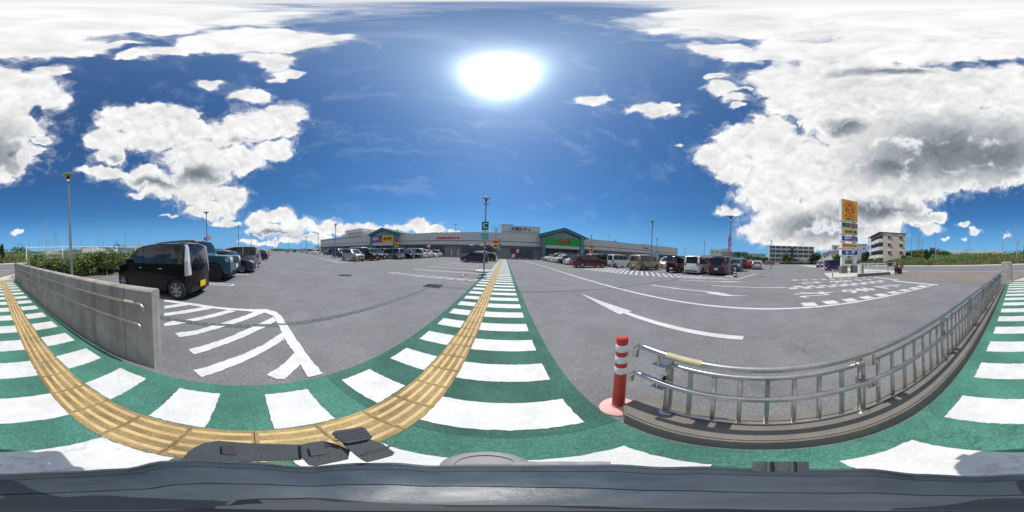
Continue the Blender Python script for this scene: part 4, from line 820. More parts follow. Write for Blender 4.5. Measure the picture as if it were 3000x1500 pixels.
car('keibox', (24.2, -11.9), (.16, -.98), P['purple'], 'black violet kei wagon parked behind the sign tower', gp); car('hatch', (38.5, -14.6), (-.9, .3), P['navy'], 'black hatchback two bays behind the sign tower', gp); car('minivan', (44.5, -17.2), (-.9, .3), P['silver'], 'pale blue minivan beside the black hatchback behind the sign tower', gp); car('hatch', (52, -20), (-.9, .3), P['white'], 'white hatchback half hidden by the pale blue minivan', gp)
car('keibox', (32.0, -33.6), (-1, .05), P['black'], 'black kei van driving on the far side of the road', None, plate=PLATEY, name='moving_van', cat='van')
# ================================================================== THE STORE (facade plane at y = 41.6, seen across the lot)
FY = 41.6
store = thing('store_building', 'long low grey shopping building with two teal gabled entrances across the car park', 'store', (0, FY, 0))
RX90 = (math.pi / 2, 0, 0)      # lettering upright, read from -y
def sb(name, m, x0, x1, y0, y1, z0, z1, parent=store, bev=0.0): return MB().box(x0, x1, y0, y1, z0, z1, bev=bev).build(name, m, parent)
secs = [(-88, -44.6, 7.45), (-44.6, -31.4, 6.75), (-31.4, 9.4, 6.55), (9.4, 21.2, 6.3), (21.2, 46.8, 6.35), (46.8, 62.0, 6.75), (62, 74.5, 6.95)]
for i, (a, b, top) in enumerate(secs):
    sb('lower_wall', GREYW, a, b, .9, 1.4, -.05, 3.5)
    sb('lower_fascia', FASCIA, a + .002, b - .002, .0, 1.35, 3.35, 4.30)
    sb('dark_band', BAND, a, b, .06, 1.3, 4.30, 4.48)
    n = 3 if top > 6.5 else 3
    for k in range(n): z0 = 4.48 + (top - 4.48) * k / n; sb('fascia_panel', FASCIA, a + .002, b - .002, .0 + .004 * (k % 2), 1.3, z0 + .012, 4.48 + (top - 4.48) * (k + 1) / n - .012)
    sb('panel_backing', BAND, a, b, .05, 1.25, 4.46, top - .03)
    sb('coping', mat('coping_metal', (.40, .39, .385), .5, .2), a, b, -.04, 1.4, top - .015, top + .08)
sb('roof_slab', GREYW, -88, 74.5, 1.3, 60, 0, 6.2)
sb('end_wall', FASCIA, -88.2, -88.002, .3, 60, 0, 7.3); sb('end_wall', FASCIA, 74.502, 74.8, .3, 60, 0, 6.9)
# vertical seams of the siding are too fine to see; shop fronts
def glazing(x0, x1, z0, z1, n, y=.84, frame=BAND):
    w = sb('shop_window', frame, x0 - .08, x1 + .08, y, .9, z0 - .08, z1 + .08)
    for k in range(n):
        a = x0 + (x1 - x0) * k / n; b = x0 + (x1 - x0) * (k + 1) / n; sb('pane', SHOPG, a + .04, b - .04, y - .03, y + .03, z0, z1, w)
    return w
glazing(1.6, 7.4, .35, 2.75, 6); glazing(-11.5, -2.2, 1.2, 2.9, 8); glazing(-29.8, -16.5, .2, 2.9, 12); glazing(-56, -46, .3, 2.8, 8); glazing(22.3, 26.8, .8, 2.9, 4); glazing(52, 72, .3, 2.6, 14); glazing(-84, -60, .3, 2.7, 12)
for i in range(8): sb('bay_post', WHITE, -27.6 + i * 1.45, -27.47 + i * 1.45, -.6, -.5, 0, 2.0)
for x in (-13.9, -12.1): sb('bay_post', WHITE, x, x + .13, -.6, -.5, 0, 2.0)
for x0, x1, z0, z1, m in ((1.75, 2.9, 1.55, 2.85, SIGNR), (3.0, 4.05, .30, 1.35, SIGNR), (4.25, 4.95, .5, 1.4, SIGNR), (3.05, 3.75, 1.6, 2.6, REFL), (1.85, 2.75, .3, 1.3, REFL)): sb('poster', mat('faded_poster', (.30, .03, .05), .6) if m is SIGNR else m, x0, x1, .755, .80, z0, z1)
for i in range(4): sb('bench', PALEC, 1.3 + i * 2.0, 2.1 + i * 2.0, -1.6, -1.2, .28, .40); 
for i in range(4): sb('bench_leg', PALEC, 1.5 + i * 2.0, 1.9 + i * 2.0, -1.55, -1.25, 0, .279)
for x in (-9.2, -6.4, -3.6): sb('ceiling_lamp', mat('lit_tube', (.9, .9, .85), .4, emit=1.2), x, x + .9, .2, .6, 3.32, 3.345)
def gable(cx_, hw, eave, apex, board, post_x):
    """teal gabled porch"""
    y0 = -1.9; t = .78
    outer = [(cx_ - hw, eave), (cx_, apex), (cx_ + hw, eave)]; inner = [(cx_ + hw - .55, eave - t * .92), (cx_, apex - t * 1.02), (cx_ - hw + .55, eave - t * .92)]
    rf = MB().prism_xz([(cx_ - hw, eave), (cx_, apex), (cx_ + hw, eave), (cx_ + hw, eave - t * .9), (cx_, apex - t), (cx_ - hw, eave - t * .9)], y0, 9).build('gable_roof', TEAL, store)
    MB().prism_xz([(cx_ - hw - .1, eave + .02), (cx_, apex + .09), (cx_ + hw + .1, eave + .02), (cx_ + hw + .1, eave - .10), (cx_, apex - .04), (cx_ - hw - .1, eave - .10)], y0 - .15, 9.1).build('roof_edge', mat('teal_dark', (.02, .13, .125), .5), rf)
    MB().prism_xz([(cx_ - hw + .9, eave - t * .9 - .02), (cx_, apex - t - .12), (cx_ + hw - .9, eave - t * .9 - .02)], y0 + .5, 1).build('gable_infill', mat('gable_grey', (.24, .25, .27), .7), store)
    for k in (-.5, -.02, .5): sb('mullion', BAND, cx_ + hw * k - .04, cx_ + hw * k + .04, y0 + .44, y0 + .5, eave - t * .9, eave + (apex - eave) * (1 - abs(k)) - t - .15)
    for s in (-1, 1): sb('porch_column', TEALP, cx_ + s * post_x - .48, cx_ + s * post_x + .48, y0 + .2, y0 + 1.2, 0, eave - t * .88); sb('column_foot', PALEC, cx_ + s * post_x - .55, cx_ + s * post_x + .55, y0 + .12, y0 + 1.28, 0, .75)
    sb('sign_board_backing', FASCIA, cx_ - post_x + .46, cx_ + post_x - .46, y0 + .5, 1, 3.05, eave - t * .85)
    for k in range(9):
        a = cx_ - post_x + .6 + k * (2 * post_x - 1.2) / 9; sb('entrance_glass', SHOPG, a + .05, a + (2 * post_x - 1.2) / 9 - .05, .2, .25, .05, 2.95)
    sb('entrance_dark', BAND, cx_ - post_x + .5, cx_ + post_x - .5, .3, .9, 0, 3.1)
    return y0 + .5
yb = gable(15.1, 6.35, 6.55, 8.55, None, 5.35)
bo = sb('sign_board', SIGNG, 10.3, 19.9, yb - .12, yb - .002, 3.85, 5.85); text('letters', '食品館', 4.3, 1.25, SIGNR, store, (15.0, yb - .15, 4.95), RX90, .06, .035)
sb('sign_shade', FASCIA, 10.3, 19.9, yb - .10, yb - .002, 3.1, 3.84)
yb = gable(-37.4, 6.5, 7.1, 9.0, None, 5.4)
sb('sign_board', SIGNB, -42.1, -37.5, yb - .12, yb - .002, 4.15, 6.35); sb('sign_board', SIGNY, -37.45, -32.9, yb - .12, yb - .002, 4.15, 6.35)
text('letters', 'ED', 2.0, 1.05, WHITE, store, (-40.8, yb - .15, 5.45), RX90, .05, .03); text('letters', 'I', .26, 1.05, WHITE, store, (-39.5, yb - .155, 5.75), RX90, .05, .03); text('letters', 'ON', 2.0, 1.15, SIGNO, store, (-38.7, yb - .15, 4.95), RX90, .05, .02); text('letters', 'エディオン', 1.5, .28, WHITE, store, (-40.9, yb - .15, 4.6), RX90, .04)
text('letters', '衣料館', 3.7, 1.15, BLACK, store, (-35.2, yb - .15, 5.25), RX90, .05, .035)
text('letters', '営業時間:朝9時▶夜11時', 6.6, .62, SIGNR, store, (-15.2, -.05, 5.12), RX90, .05, .03)
# sign tower on the roof
tw = sb('roof_tower', FASCIA, -1.1, 9.35, 1.6, 8, 6.3, 8.75); sb('tower_step', FASCIA, -1.1, 2.1, 1.55, 6, 8.75, 9.02); sb('tower_coping', BAND, -1.15, 2.15, 1.5, 6.05, 9.02, 9.10); sb('tower_coping', FASCIA, 2.2, 9.4, 1.55, 8.05, 8.751, 8.83)
text('letters', '大湾シティ', 5.3, .95, NAVY, store, (4.15, 1.54, 8.02), RX90, .06, .035)
for i in range(6): sb('roof_rail', BAND, -.6 + i * 1.9, -.52 + i * 1.9, .9, .95, 6.6, 7.15)
sb('roof_rail', BAND, -.6, 9.0, .9, .95, 7.12, 7.18)
for x in (-3.6, -2.9, -2.0, -1.5): sb('roof_ladder', POLE, x, x + .06, 2.0, 2.06, 6.5, 9.0 + .25 * ((x * 7) % 1))
for z in (7.6, 8.2, 8.7): sb('roof_ladder', POLE, -3.6, -1.44, 2.01, 2.05, z, z + .05)
for x, w in ((-21.2, 2.2), (-18.4, .7), (23.0, 1.6), (35.0, .5)): sb('roof_vent', DARKM, x, x + w, 2, 3.4, 6.4, 6.95)
for x, h in ((-14.0, 9.2), (33.2, 8.6), (63, 8.2), (-48.5, 9.6)): MB().cyl((x, 3, 6.2), (x, 3, h), .05, n=6).build('roof_mast', POLE, store); MB().box(x - .45, x + .45, 2.9, 3.1, h, h + .12).build('mast_head', POLE, store)
# stair house and plant room at the far end of the roof
ph = sb('plant_room', OFFW, -86, -62, 14, 26, 6.2, 11.2); sb('plant_room', OFFW, -80.5, -66, 12.5, 25, 11.21, 13.0)
for i in range(12): sb('roof_rail', BAND, -80 + i * 1.2, -79.93 + i * 1.2, 12.55, 12.6, 13.0, 13.9)
sb('roof_rail', BAND, -80.5, -66, 12.55, 12.6, 13.85, 13.92)
for i in range(16): sb('louvre', BAND, -86.5 + i * 2.3, -85.2 + i * 2.3, -.05, -.01, 6.75, 7.15)
sb('annex', OFFW, -101, -88.3, 2, 20, 0, 4.2)
sb('shop_letters', mat('blue_letter', (.05, .06, .30), .5), 47.5, 50.4, -.06, -.01, 5.05, 5.09)
text('letters', 'Cave', 3.0, .85, MATS['blue_letter'], store, (48.9, -.05, 5.45), RX90, .05, .01)
# ================================================================== LAMP POSTS
def lamp_kit():
    r = thing('lamp_post', 'x', 'street lamp'); h = 5.5
    MB().cyl((0, 0, 0), (0, 0, h - .25), .062, .045, 12).build('pole', POLE, r, 40)
    MB().lathe([(.14, 0), (.14, .02), (.07, .03)], 12).build('base_plate', POLE, r)
    MB().lathe([(.02, h - .04), (.24, h - .02), (.30, h), (.30, h + .02), (.22, h + .06), (.02, h + .085)], 24).build('lamp_disc', mat('lamp_disc_grey', (.42, .41, .38), .5), r, 40)
    MB().lathe([(.045, h - .3), (.075, h - .27), (.075, h - .05), (.035, h - .03)], 14).build('lamp_neck', DARKM, r, 40)
    MB().box(-.17, .17, -.02, .02, h - .50, h - .46).build('spot_arm', DARKM, r)
    for s in (-1, 1):
        sp = MB().lathe([(.02, -.09), (.05, -.05), (.065, .06), (.05, .065)], 12, M=Matrix.Translation((s * .16, 0, h - .41)) @ Matrix.Rotation(s * .9, 4, 'Y')).build('spot_lamp', mat('spot_white', (.6, .6, .6), .4), r, 40)
    return r
LK = lamp_kit(); first = [True]
def lamp(x, y, label, h=5.5, rz=0.0):
    o = LK if first[0] else copy_tree(LK); first[0] = False
    o.location = (x, y, 0); o.scale = (1, 1, h / 5.5); o.rotation_euler = (0, 0, rz); tag(o, label, 'street lamp', 'lamp posts of the car park'); return o
def at(az, d): return (math.sin(rad(az)) * d, math.cos(rad(az)) * d)
x, y = at(-152.35, 7.55); lamp(x, y, 'tall grey lamp post with twin spotlights rising from the hedge behind the wall', 5.5, 1.1)
x, y = at(-104.5, 16.6); lamp(x, y, 'lamp post with small banners behind the boxy teal off-road car', 5.5, .3)
lamp(*at(-93.4, 27.5), 'lamp post in the row behind the wall, past the silver minivan'); lamp(*at(-88.9, 37.5), 'slim lamp post beside the silver estate car', 5.5)
lamp(-1.45, 11.75, 'lamp post with green letter C board and hazard stripes beside the walkway'); lamp(*at(-59.4, 25.6), 'lamp post standing behind the champagne kei wagon')
lamp(*at(-65.5, 39.2), 'lamp post beside the white kei car at the far hatched triangle'); lamp(*at(-37.8, 31.9), 'lamp post before the yellow clothing sign'); lamp(*at(-26.7, 38.5), 'lamp post with a red board between clothing entrance and walkway', 4.9)
lamp(*at(-3.2, 27.2), 'lamp post with red and yellow car boards beside the walkway bays'); lamp(*at(-1.9, 38.2), 'short lamp post with a small C board near the store wall', 4.9)
lamp(*at(30.3, 32.0), 'lamp post with red and yellow car boards before the food hall'); lamp(15.4, 30.0, 'lamp post with a C board in front of the green food sign', 4.9); lamp(*at(40.4, 40), 'lamp post at the blank wall beyond the food hall', 4.2)
lamp(13.75, 10.9, 'lamp post between the khaki beige wagon and the black small car'); lamp(*at(70.15, 37), 'lamp post beyond the white minivan with big tail window'); lamp(14.45, 2.75, 'lamp post with vertical purple banner and traffic cone at its foot'); lamp(*at(63.5, 58), 'distant lamp post right of the store end'); lamp(32.3, -2.1, 'lamp post alone on the bay tip before the long flats'); lamp(*at(53.4, 33), 'lamp post with a pale sheet sign before the blue store letters')
for i, (a, d) in enumerate(((-84, 62), (-79.5, 66), (-76, 72), (-71.6, 60), (-69.6, 52), (-87, 75))): lamp(*at(a, d), ['distant lamp post past the silver estate car', 'distant lamp post over the black suv of the far lane', 'distant lamp post beyond the far lane', 'distant lamp post over the white long van', 'distant lamp post beside the white long van', 'most distant lamp post along the rows'][i])
def sign_on_pole(name, label, cat, loc, rz, parts):
    s = thing(name, label, cat, loc, rz)
    for n, m, x0, x1, z0, z1, dy in parts: MB().box(x0, x1, -.015 - dy, .015 - dy, z0, z1).build(n, m, s)
    return s
# letter C board on the walkway lamp (faces the camera)
cs = thing('zone_sign', 'dark green letter C board over a turquoise notice on the walkway lamp post', 'sign', (-1.45, 11.75 - .09, 0), 0)
MB().box(-.24, .24, -.02, .02, 3.05, 3.66).build('board', SIGNDG, cs); text('letter', 'C', .30, .42, WHITE, cs, (0, -.026, 3.37), RX90, .01, .015); MB().lathe([(.04, 0), (.04, .006)], 12, M=Matrix.Translation((0, -.022, 3.06)) @ Matrix.Rotation(math.pi / 2, 4, 'X')).build('bolt', BLACK, cs)
nb = MB().box(-.25, .25, -.015, .025, 2.36, 3.03).build('notice_board', SIGNT, cs); MB().box(-.25, .25, -.02, -.0155, 2.86, 3.03).build('notice_heading', WHITE, nb); text('notice_text', 'お車は', .20, .06, BLACK, nb, (0, -.024, 2.945), RX90, .004)
for i in range(7): MB().box(-.19, .19, -.019, -.0155, 2.42 + i * .06, 2.432 + i * .06).build('notice_line', mat('pale_line', (.45, .6, .58), .6), nb)
hw = thing('hazard_wrap', 'black and yellow hazard spiral wrapped round the walkway lamp post', 'wrap', (-1.45, 11.75, 1.35))
for i in range(8): MB().tube([(.066 * math.cos(a), .066 * math.sin(a), i * .12 + .10 * j / 6) for j, a in enumerate([k * math.pi / 3 for k in range(7)])], .026, 6).build('stripe', SIGNY if i % 2 else BLACK, hw)
pb = thing('pole_foot', 'round pale concrete footing under the walkway lamp post', 'footing', (-1.55, 11.75, 0)); MB().lathe([(.05, .0), (.62, 0), (.62, .10), (.58, .12), (.05, .12)], 28).build('disc', PALEC, pb, 40)
def car_board(x, y, label):
    s = thing('car_board', label, 'sign', (x, y - .09, 0)); MB().box(-.42, .42, -.02, .02, 3.05, 3.42).build('red_panel', SIGNR, s); MB().box(-.42, .42, -.02, .02, 2.15, 3.04).build('yellow_panel', SIGNY, s)
    MB().prism_xz([(-.26, 2.42), (-.26, 2.58), (-.16, 2.62), (-.10, 2.78), (.10, 2.78), (.16, 2.62), (.26, 2.58), (.26, 2.42)], -.03, -.021).build('car_pictogram', BLACK, s); return s
for a, d, lb in ((-3.2, 27.1, 'red and yellow board with a car picture on the walkway bay lamp'), (30.3, 31.9, 'red and yellow board with a car picture before the food hall'), (-37.8, 31.8, 'red and yellow board with a car picture before the clothing entrance')): car_board(*at(a, d), lb)
rb = thing('notice_panel', 'small red and white panel on a post before the long shop windows', 'sign', (*at(-26.7, 38.4), 0)); MB().box(-.55, .55, -.02, .02, 2.2, 3.1).build('panel', mat('salmon_panel', (.55, .14, .10), .5), rb); MB().box(-.25, .25, -.03, -.021, 2.45, 2.85).build('white_square', WHITE, rb)
for (x, y, lb) in ((15.4, 29.9, 'small dark green C board before the green food sign'), (*at(-1.9, 38.1), 'small dark green C board at the store end of the walkway')):
    s = thing('zone_sign', lb, 'sign', (x, y, 0)); MB().box(-.42, .42, -.02, .02, 2.7, 3.5).build('board', SIGNDG, s); text('letter', 'C', .42, .5, WHITE, s, (0, -.03, 3.1), RX90, .01, .015); MB().box(-.42, .42, -.02, .02, 1.95, 2.66).build('notice_board', SIGNT, s)
bn = thing('lamp_banner', 'vertical purple and white banner hanging on the lamp post by the cone', 'banner', (14.45, 2.75, 0), -.18)
MB().box(-.10, -.075, -.16, .16, 2.15, 3.75).build('cloth', mat('banner_purple', (.10, .02, .14), .7, col2=(.55, .5, .6), scale=6), bn); MB().box(-.075, -.062, -.17, .17, 3.76, 3.79).build('bar', DARKM, bn)
b2 = thing('lamp_banner', 'small pink and white banner on the lamp post behind the teal off-road car', 'banner', (*at(-104.5, 16.5), 0), .25); MB().box(-.02, .02, .05, .40, 2.55, 3.05).build('cloth', mat('banner_pink', (.70, .45, .48), .7), b2); MB().box(-.02, .02, -.30, -.05, 2.5, 2.9).build('cloth', MATS['banner_purple'], b2)
sh = thing('sheet_sign', 'pale sheet sign standing beside the lamp before the store end', 'sign', (*at(53.4, 32.8), 0), -.9); MB().box(-.55, .55, -.02, .02, .5, 2.9).build('sheet', mat('pale_sheet', (.40, .46, .48), .6, col2=(.25, .30, .34), scale=3), sh)
# ================================================================== WHEEL STOPS, CONES, WEIGHTED POSTS
WSM = MB().add([(-.30, -.06, 0), (.30, -.06, 0), (.30, .06, 0), (-.30, .06, 0), (-.28, -.035, .10), (.28, -.035, .10), (.28, .035, .10), (-.28, .035, .10)], [(0, 3, 2, 1), (4, 5, 6, 7), (0, 1, 5, 4), (1, 2, 6, 5), (2, 3, 7, 6), (3, 0, 4, 7)]).mesh('wheel_stop'); WSM.materials.append(PALEC)
WST = MB().box(-.08, .08, -.037, .037, .095, .104).mesh('reflector'); WST.materials.append(SIGNY)
def wheel_stop(x, y, rz, label, grp):
    o = link('wheel_stop', WSM, None, None, loc=(x, y, .003)); o.rotation_euler = (0, 0, rz); tag(o, label, 'wheel stop', grp)
    for s in (-1, 1): r = link('reflector', WST, None, o); r.location = (s * .18, 0, 0)
for y in (8.9, 9.9, 11.55, 12.55, 14.2, 15.2, 16.85, 17.85, 19.5, 20.5): wheel_stop(-2.30, y, math.pi / 2, 'pale concrete wheel stop in the empty bays along the walkway', 'wheel stops along the walkway')
for x, y in ((-24.6, 13.5), (-22.9, 13.1), (-21.8, 12.9)): wheel_stop(x, y, math.pi / 2, 'pale wheel stop near the lamp post behind the champagne kei wagon', 'wheel stops on the hatched island')
def cone(x, y, label, striped=True):
    c_ = thing('traffic_cone', label, 'traffic cone', (x, y, 0)); MB().box(-.19, .19, -.19, .19, 0, .05, bev=.015).build('base', RUBBER, c_)
    rr = lambda z: .14 - .11 * z / .68
    for i in range(6): a, b = .05 + i * .105, .05 + (i + 1) * .105; MB().lathe([(rr(a), a), (rr(b), b)], 18).build('band', (WHITE if i % 2 else BLACK), c_, 40)
    return c_
cone(13.95, 2.15, 'black and white striped traffic cone at the lamp post with purple banner'); cone(31.0, -1.9, 'dark traffic cone beside the lone lamp post before the long flats')
pf = thing('pole_foot', 'low pale footing under the lamp post with purple banner', 'footing', (14.2, 2.6, 0)); MB().lathe([(.05, 0), (.5, 0), (.5, .05), (.05, .06)], 24).build('disc', PALEC, pf)
def weighted(x, y, label):
    p = thing('weighted_post', label, 'bollard', (x, y, 0)); MB().lathe([(.02, 0), (.24, 0), (.24, .06), (.10, .10), (.08, .12)], 18).build('base', RUBBER, p, 40); MB().lathe([(.035, .10), (.033, .62), (.02, .64)], 12).build('tube', DARKM, p, 40); MB().lathe([(.036, .40), (.036, .52)], 12).build('band', REFL, p)
weighted(12.9, 15.6, 'short dark weighted post on the striped crossing by the wine red estate'); weighted(12.75, 13.1, 'short dark weighted post on the striped crossing by the khaki wagon')
# ================================================================== SIGN TOWER
SX = 17.1; pyl = thing('sign_tower', 'tall white sign tower with stacked store panels on two piers', 'sign tower', (SX, -10.45, 0), -math.pi / 2)
# local frame: +x of the tower = world -y ... faces local -y => world -x
def pl(px, py): d = ray(px, py); t = SX / d.x; return (-(d.y * t) - 10.45, EYE + d.z * t)
RV = (math.pi / 2, 0, 0)
def tower_panel(py0, py1, m, name='panel'):
    z1, z0 = pl(2490, py0)[1], pl(2490, py1)[1]; b = MB().box(-1.20, 1.20, 0, .62, z0, z1, bev=.02).build('cabinet', WHITE, pyl); MB().box(-1.12, 1.12, -.012, .01, z0 + .07, z1 - .07).build('face', m, b); return z0, z1, b
PT = (.0, -.03)
z0, z1, b1 = tower_panel(586, 648, SIGNY); zc = z1 - (z1 - z0) * .385; R = .80
for a0, a1 in ((100, 190), (-10, 80), (215, 325)):
    pts = [(R * math.cos(rad(a)), R * math.sin(rad(a))) for a in np.linspace(a0, a1, 16)]; pin = [(p[0] * .86, p[1] * .86) for p in pts][::-1]
    MB().prism_xz([(p[0], p[1] + zc) for p in pts + pin], -.028, -.013).build('emblem_ring', SIGNR, b1)
for ox, oz in ((0, .38), (-.37, -.22), (.37, -.22)):
    MB().prism_xz([(ox - .34, zc + oz - .22), (ox + .34, zc + oz - .22), (ox, zc + oz + .40)], -.026, -.013).build('emblem_triangle', SIGNR, b1)
    MB().prism_xz([(ox + .075 * math.cos(t), zc + oz - .05 + .075 * math.sin(t)) for t in np.linspace(0, 2 * math.pi, 13)[:-1]], -.031, -.027).build('emblem_dot', SIGNY, b1)
    MB().box(ox - .028, ox + .028, -.0305, -.0265, zc + oz - .221, zc + oz - .10).build('emblem_dot', SIGNY, b1)
text('letters', 'サンエー', 1.6, .36, SIGNR, b1, (0, -.02, z0 + .64), RV, .012, .045); text('letters', '大湾シティ', 1.3, .24, BLACK, b1, (0, -.02, z0 + .26), RV, .01, .02)
for py0, py1, m, body, lm, w, h in ((652.5, 668, SIGNDG, '食品館', SIGNPK, 1.75, .40), (671.5, 687, mat('sign_orange_yellow', (.85, .50, .11), .5, var=.08), '衣料館', BLACK, 1.75, .42)):
    z0, z1, b = tower_panel(py0, py1, m); text('letters', body, w, h, lm, b, (.12, -.02, (z0 + z1) / 2), RV, .012, .02)
z0, z1, b = tower_panel(691.5, 707, mat('sign_blue_bright', (.010, .06, .40), .5)); zm = (z0 + z1) / 2
text('letters', 'ED', .72, .32, WHITE, b, (-.38, -.02, zm + .07), RV, .012, .04); text('letters', 'I', .09, .34, WHITE, b, (.10, -.02, zm + .10), RV, .012, .04); text('letters', 'ON', .80, .34, SIGNO, b, (.52, -.022, zm - .07), RV, .012, .04); text('letters', 'エディオン', .62, .10, WHITE, b, (-.42, -.02, zm - .20), RV, .01)
z0, z1, b = tower_panel(712, 727, MATS['sign_orange_yellow']); zm = (z0 + z1) / 2; MB().box(-.98, -.58, -.02, -.012, zm - .19, zm + .19).build('emblem_square', SIGNO, b); MB().lathe([(.10, 0), (.10, .004)], 12, M=Matrix.Translation((-.78, -.022, zm)) @ Matrix.Rotation(math.pi / 2, 4, 'X')).build('emblem_disc', SIGNR, b); text('letters', 'マツモトキヨシ', 1.5, .28, BLACK, b, (.28, -.02, zm), RV, .012, .03)
z0, z1, b = tower_panel(732.5, 748.5, MATS['sign_blue']); zm = (z0 + z1) / 2; text('letters', '←', .78, .46, WHITE, b, (-.32, -.02, zm), RV, .012, .022); text('letters', 'P', .40, .50, WHITE, b, (.52, -.02, zm), RV, .012, .012)
zbot = z0
for s, w in ((-.85, .22), (.85, .22)): MB().box(s - w, s + w, .10, .52, .85, z1 + 5.0).build('pier', mat('pier_paint', (.66, .68, .62), .6, var=.06), pyl)
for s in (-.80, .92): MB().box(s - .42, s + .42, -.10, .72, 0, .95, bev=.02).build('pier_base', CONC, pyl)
isl = tag(MB().prism([(18.7, -7.75), (12.8, -5.95), (12.75, -11.8), (13.2, -13.2), (19.5, -13.2)], -.02, .05).build('sign_island', PALEC), kind='structure'); line('edge_line', (18.75, -7.72), (12.75, -5.9), .14, z=.01)
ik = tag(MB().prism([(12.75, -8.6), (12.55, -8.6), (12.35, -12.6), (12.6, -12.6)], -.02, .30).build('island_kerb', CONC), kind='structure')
# ---- white pipe fence with mesh on the island
fe = thing('pipe_fence', 'white pipe fence with wire mesh on the kerb beside the sign tower', 'fence', (13.25, -9.0, .05))
FA, FB = Vector((.15, -.25, 0)), Vector((-.15, -3.6, 0))
for i in range(4): p = FA + (FB - FA) * i / 3; MB().cyl(p, p + Vector((0, 0, 1.2)), .03, n=8).build('post', WHITE, fe)
for z in (.12, 1.18): MB().cyl(FA + Vector((0, 0, z)), FB + Vector((0, 0, z)), .025, n=8).build('rail', WHITE, fe)
for i in range(7): z = .25 + i * .14; MB().cyl(FA + Vector((0, 0, z)), FB + Vector((0, 0, z)), .007, n=5).build('wire', WHITE, fe)
for i in range(1, 34): p = FA + (FB - FA) * i / 34; MB().cyl(p + Vector((0, 0, .12)), p + Vector((0, 0, 1.18)), .004, n=4).build('wire', WHITE, fe)
gt = thing('mesh_gate', 'grey steel mesh gate leaf between pipe fence and reddish bush', 'gate', (12.95, -12.75, 0), 0)
for p0, p1 in (((0, 0, .1), (0, 0, 1.35)), ((-.25, -.95, .1), (-.25, -.95, 1.35)), ((0, 0, .12), (-.25, -.95, .12)), ((0, 0, 1.33), (-.25, -.95, 1.33)), ((0, 0, .12), (-.25, -.95, 1.33))): MB().cyl(p0, p1, .028, n=8).build('gate_bar', mat('gate_steel', (.40, .40, .36), .5, .3), gt)
for i in range(1, 10): t = i / 10; MB().cyl((-.25 * t, -.95 * t, .12), (-.25 * t, -.95 * t, 1.33), .006, n=4).build('wire', MATS['gate_steel'], gt)
MB().box(-.36, -.20, -1.12, -.98, 0, 1.45, bev=.01).build('gate_post', mat('gate_post_olive', (.30, .28, .20), .7), gt)
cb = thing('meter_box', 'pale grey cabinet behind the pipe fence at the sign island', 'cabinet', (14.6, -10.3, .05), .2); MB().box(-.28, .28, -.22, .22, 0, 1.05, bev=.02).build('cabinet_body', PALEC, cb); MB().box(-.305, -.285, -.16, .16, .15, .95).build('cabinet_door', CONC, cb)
# ================================================================== FOLIAGE HELPERS
def quads_mesh(name, cen, ax, bx_, mats):
    """one mesh of many small leaf quads; cen, ax, bx_: (n,3) centre and half axes"""
    n = len(cen); v = np.empty((n, 4, 3)); v[:, 0] = cen - ax; v[:, 1] = cen + bx_; v[:, 2] = cen + ax; v[:, 3] = cen - bx_
    me = bpy.data.meshes.new(name); me.vertices.add(n * 4); me.vertices.foreach_set('co', v.reshape(-1)); me.loops.add(n * 4); me.loops.foreach_set('vertex_index', np.arange(n * 4, dtype=np.int32))
    me.polygons.add(n); me.polygons.foreach_set('loop_start', np.arange(0, n * 4, 4, dtype=np.int32)); me.polygons.foreach_set('loop_total', np.full(n, 4, dtype=np.int32))
    for m in mats: me.materials.append(m)
    if len(mats) > 1: me.polygons.foreach_set('material_index', RNG.integers(0, len(mats), n).astype(np.int32))
    me.update(); me.validate(); return me
def leaves(cen, size, mats, name='foliage', flat=.5):
    n = len(cen); a = RNG.normal(size=(n, 3)); a[:, 2] *= flat; a /= np.linalg.norm(a, axis=1)[:, None]; r = RNG.normal(size=(n, 3)); b = np.cross(a, r); b /= np.linalg.norm(b, axis=1)[:, None]
    s = (size * RNG.uniform(.6, 1.4, n))[:, None]; return quads_mesh(name, cen, a * s, b * s * .55, mats)
def blob_points(blobs, n, shell=.55):
    """points spread through ellipsoids, denser towards their skin, thinned by random holes"""
    w = np.array([b[3] * b[4] * b[5] for b in blobs]) ** .67; w /= w.sum(); k = RNG.choice(len(blobs), n, p=w); q = np.array(blobs)[k]
    d = RNG.normal(size=(n, 3)); d /= np.linalg.norm(d, axis=1)[:, None]; r = shell + (1 - shell) * RNG.random(n) ** .6; r *= 1 + .18 * RNG.normal(size=n) * .6
    return q[:, :3] + d * q[:, 3:6] * r[:, None]
def crown_blobs(c, rx, rz, n, k=.45):
    out = []
    for i in range(n):
        d = RNG.normal(size=3); d /= np.linalg.norm(d); f = RNG.random() ** .4 * .62; s = RNG.uniform(k * .7, k * 1.25)
        out.append((c[0] + d[0] * rx * f, c[1] + d[1] * rx * f, c[2] + d[2] * rz * f, rx * s, rx * s, rz * s))
    return out
def tree(x, y, h, rx, label, mats, cat='tree', name='tree', trunk_h=.35, leaf=.16, n=1600, z0=0.0, group=None, rz=None, nb=9):
    o = thing(name, label, cat, (x, y, z0), 0, group); th = h * trunk_h; rz = rz or (h - th) / 2
    mb = MB(); mb.tube([(0, 0, -.1), (.03 * h * .1, 0, th * .5), (0, .02, th), (.02, 0, th + rz * .9)], [h * .022, h * .018, h * .014, h * .006], 8)
    for i in range(5): a = i * 1.26 + x; mb.tube([(0, 0, th * (.8 + .06 * i)), (math.cos(a) * rx * .35, math.sin(a) * rx * .35, th + rz * .5), (math.cos(a) * rx * .6, math.sin(a) * rx * .6, th + rz * (.8 + .1 * i))], [h * .010, h * .007, h * .003], 6)
    mb.build('trunk', BARK, o, 40)
    link('crown', leaves(blob_points(crown_blobs((0, 0, th + rz), rx, rz, nb), n), leaf, mats, 'crown'), None, o); return o
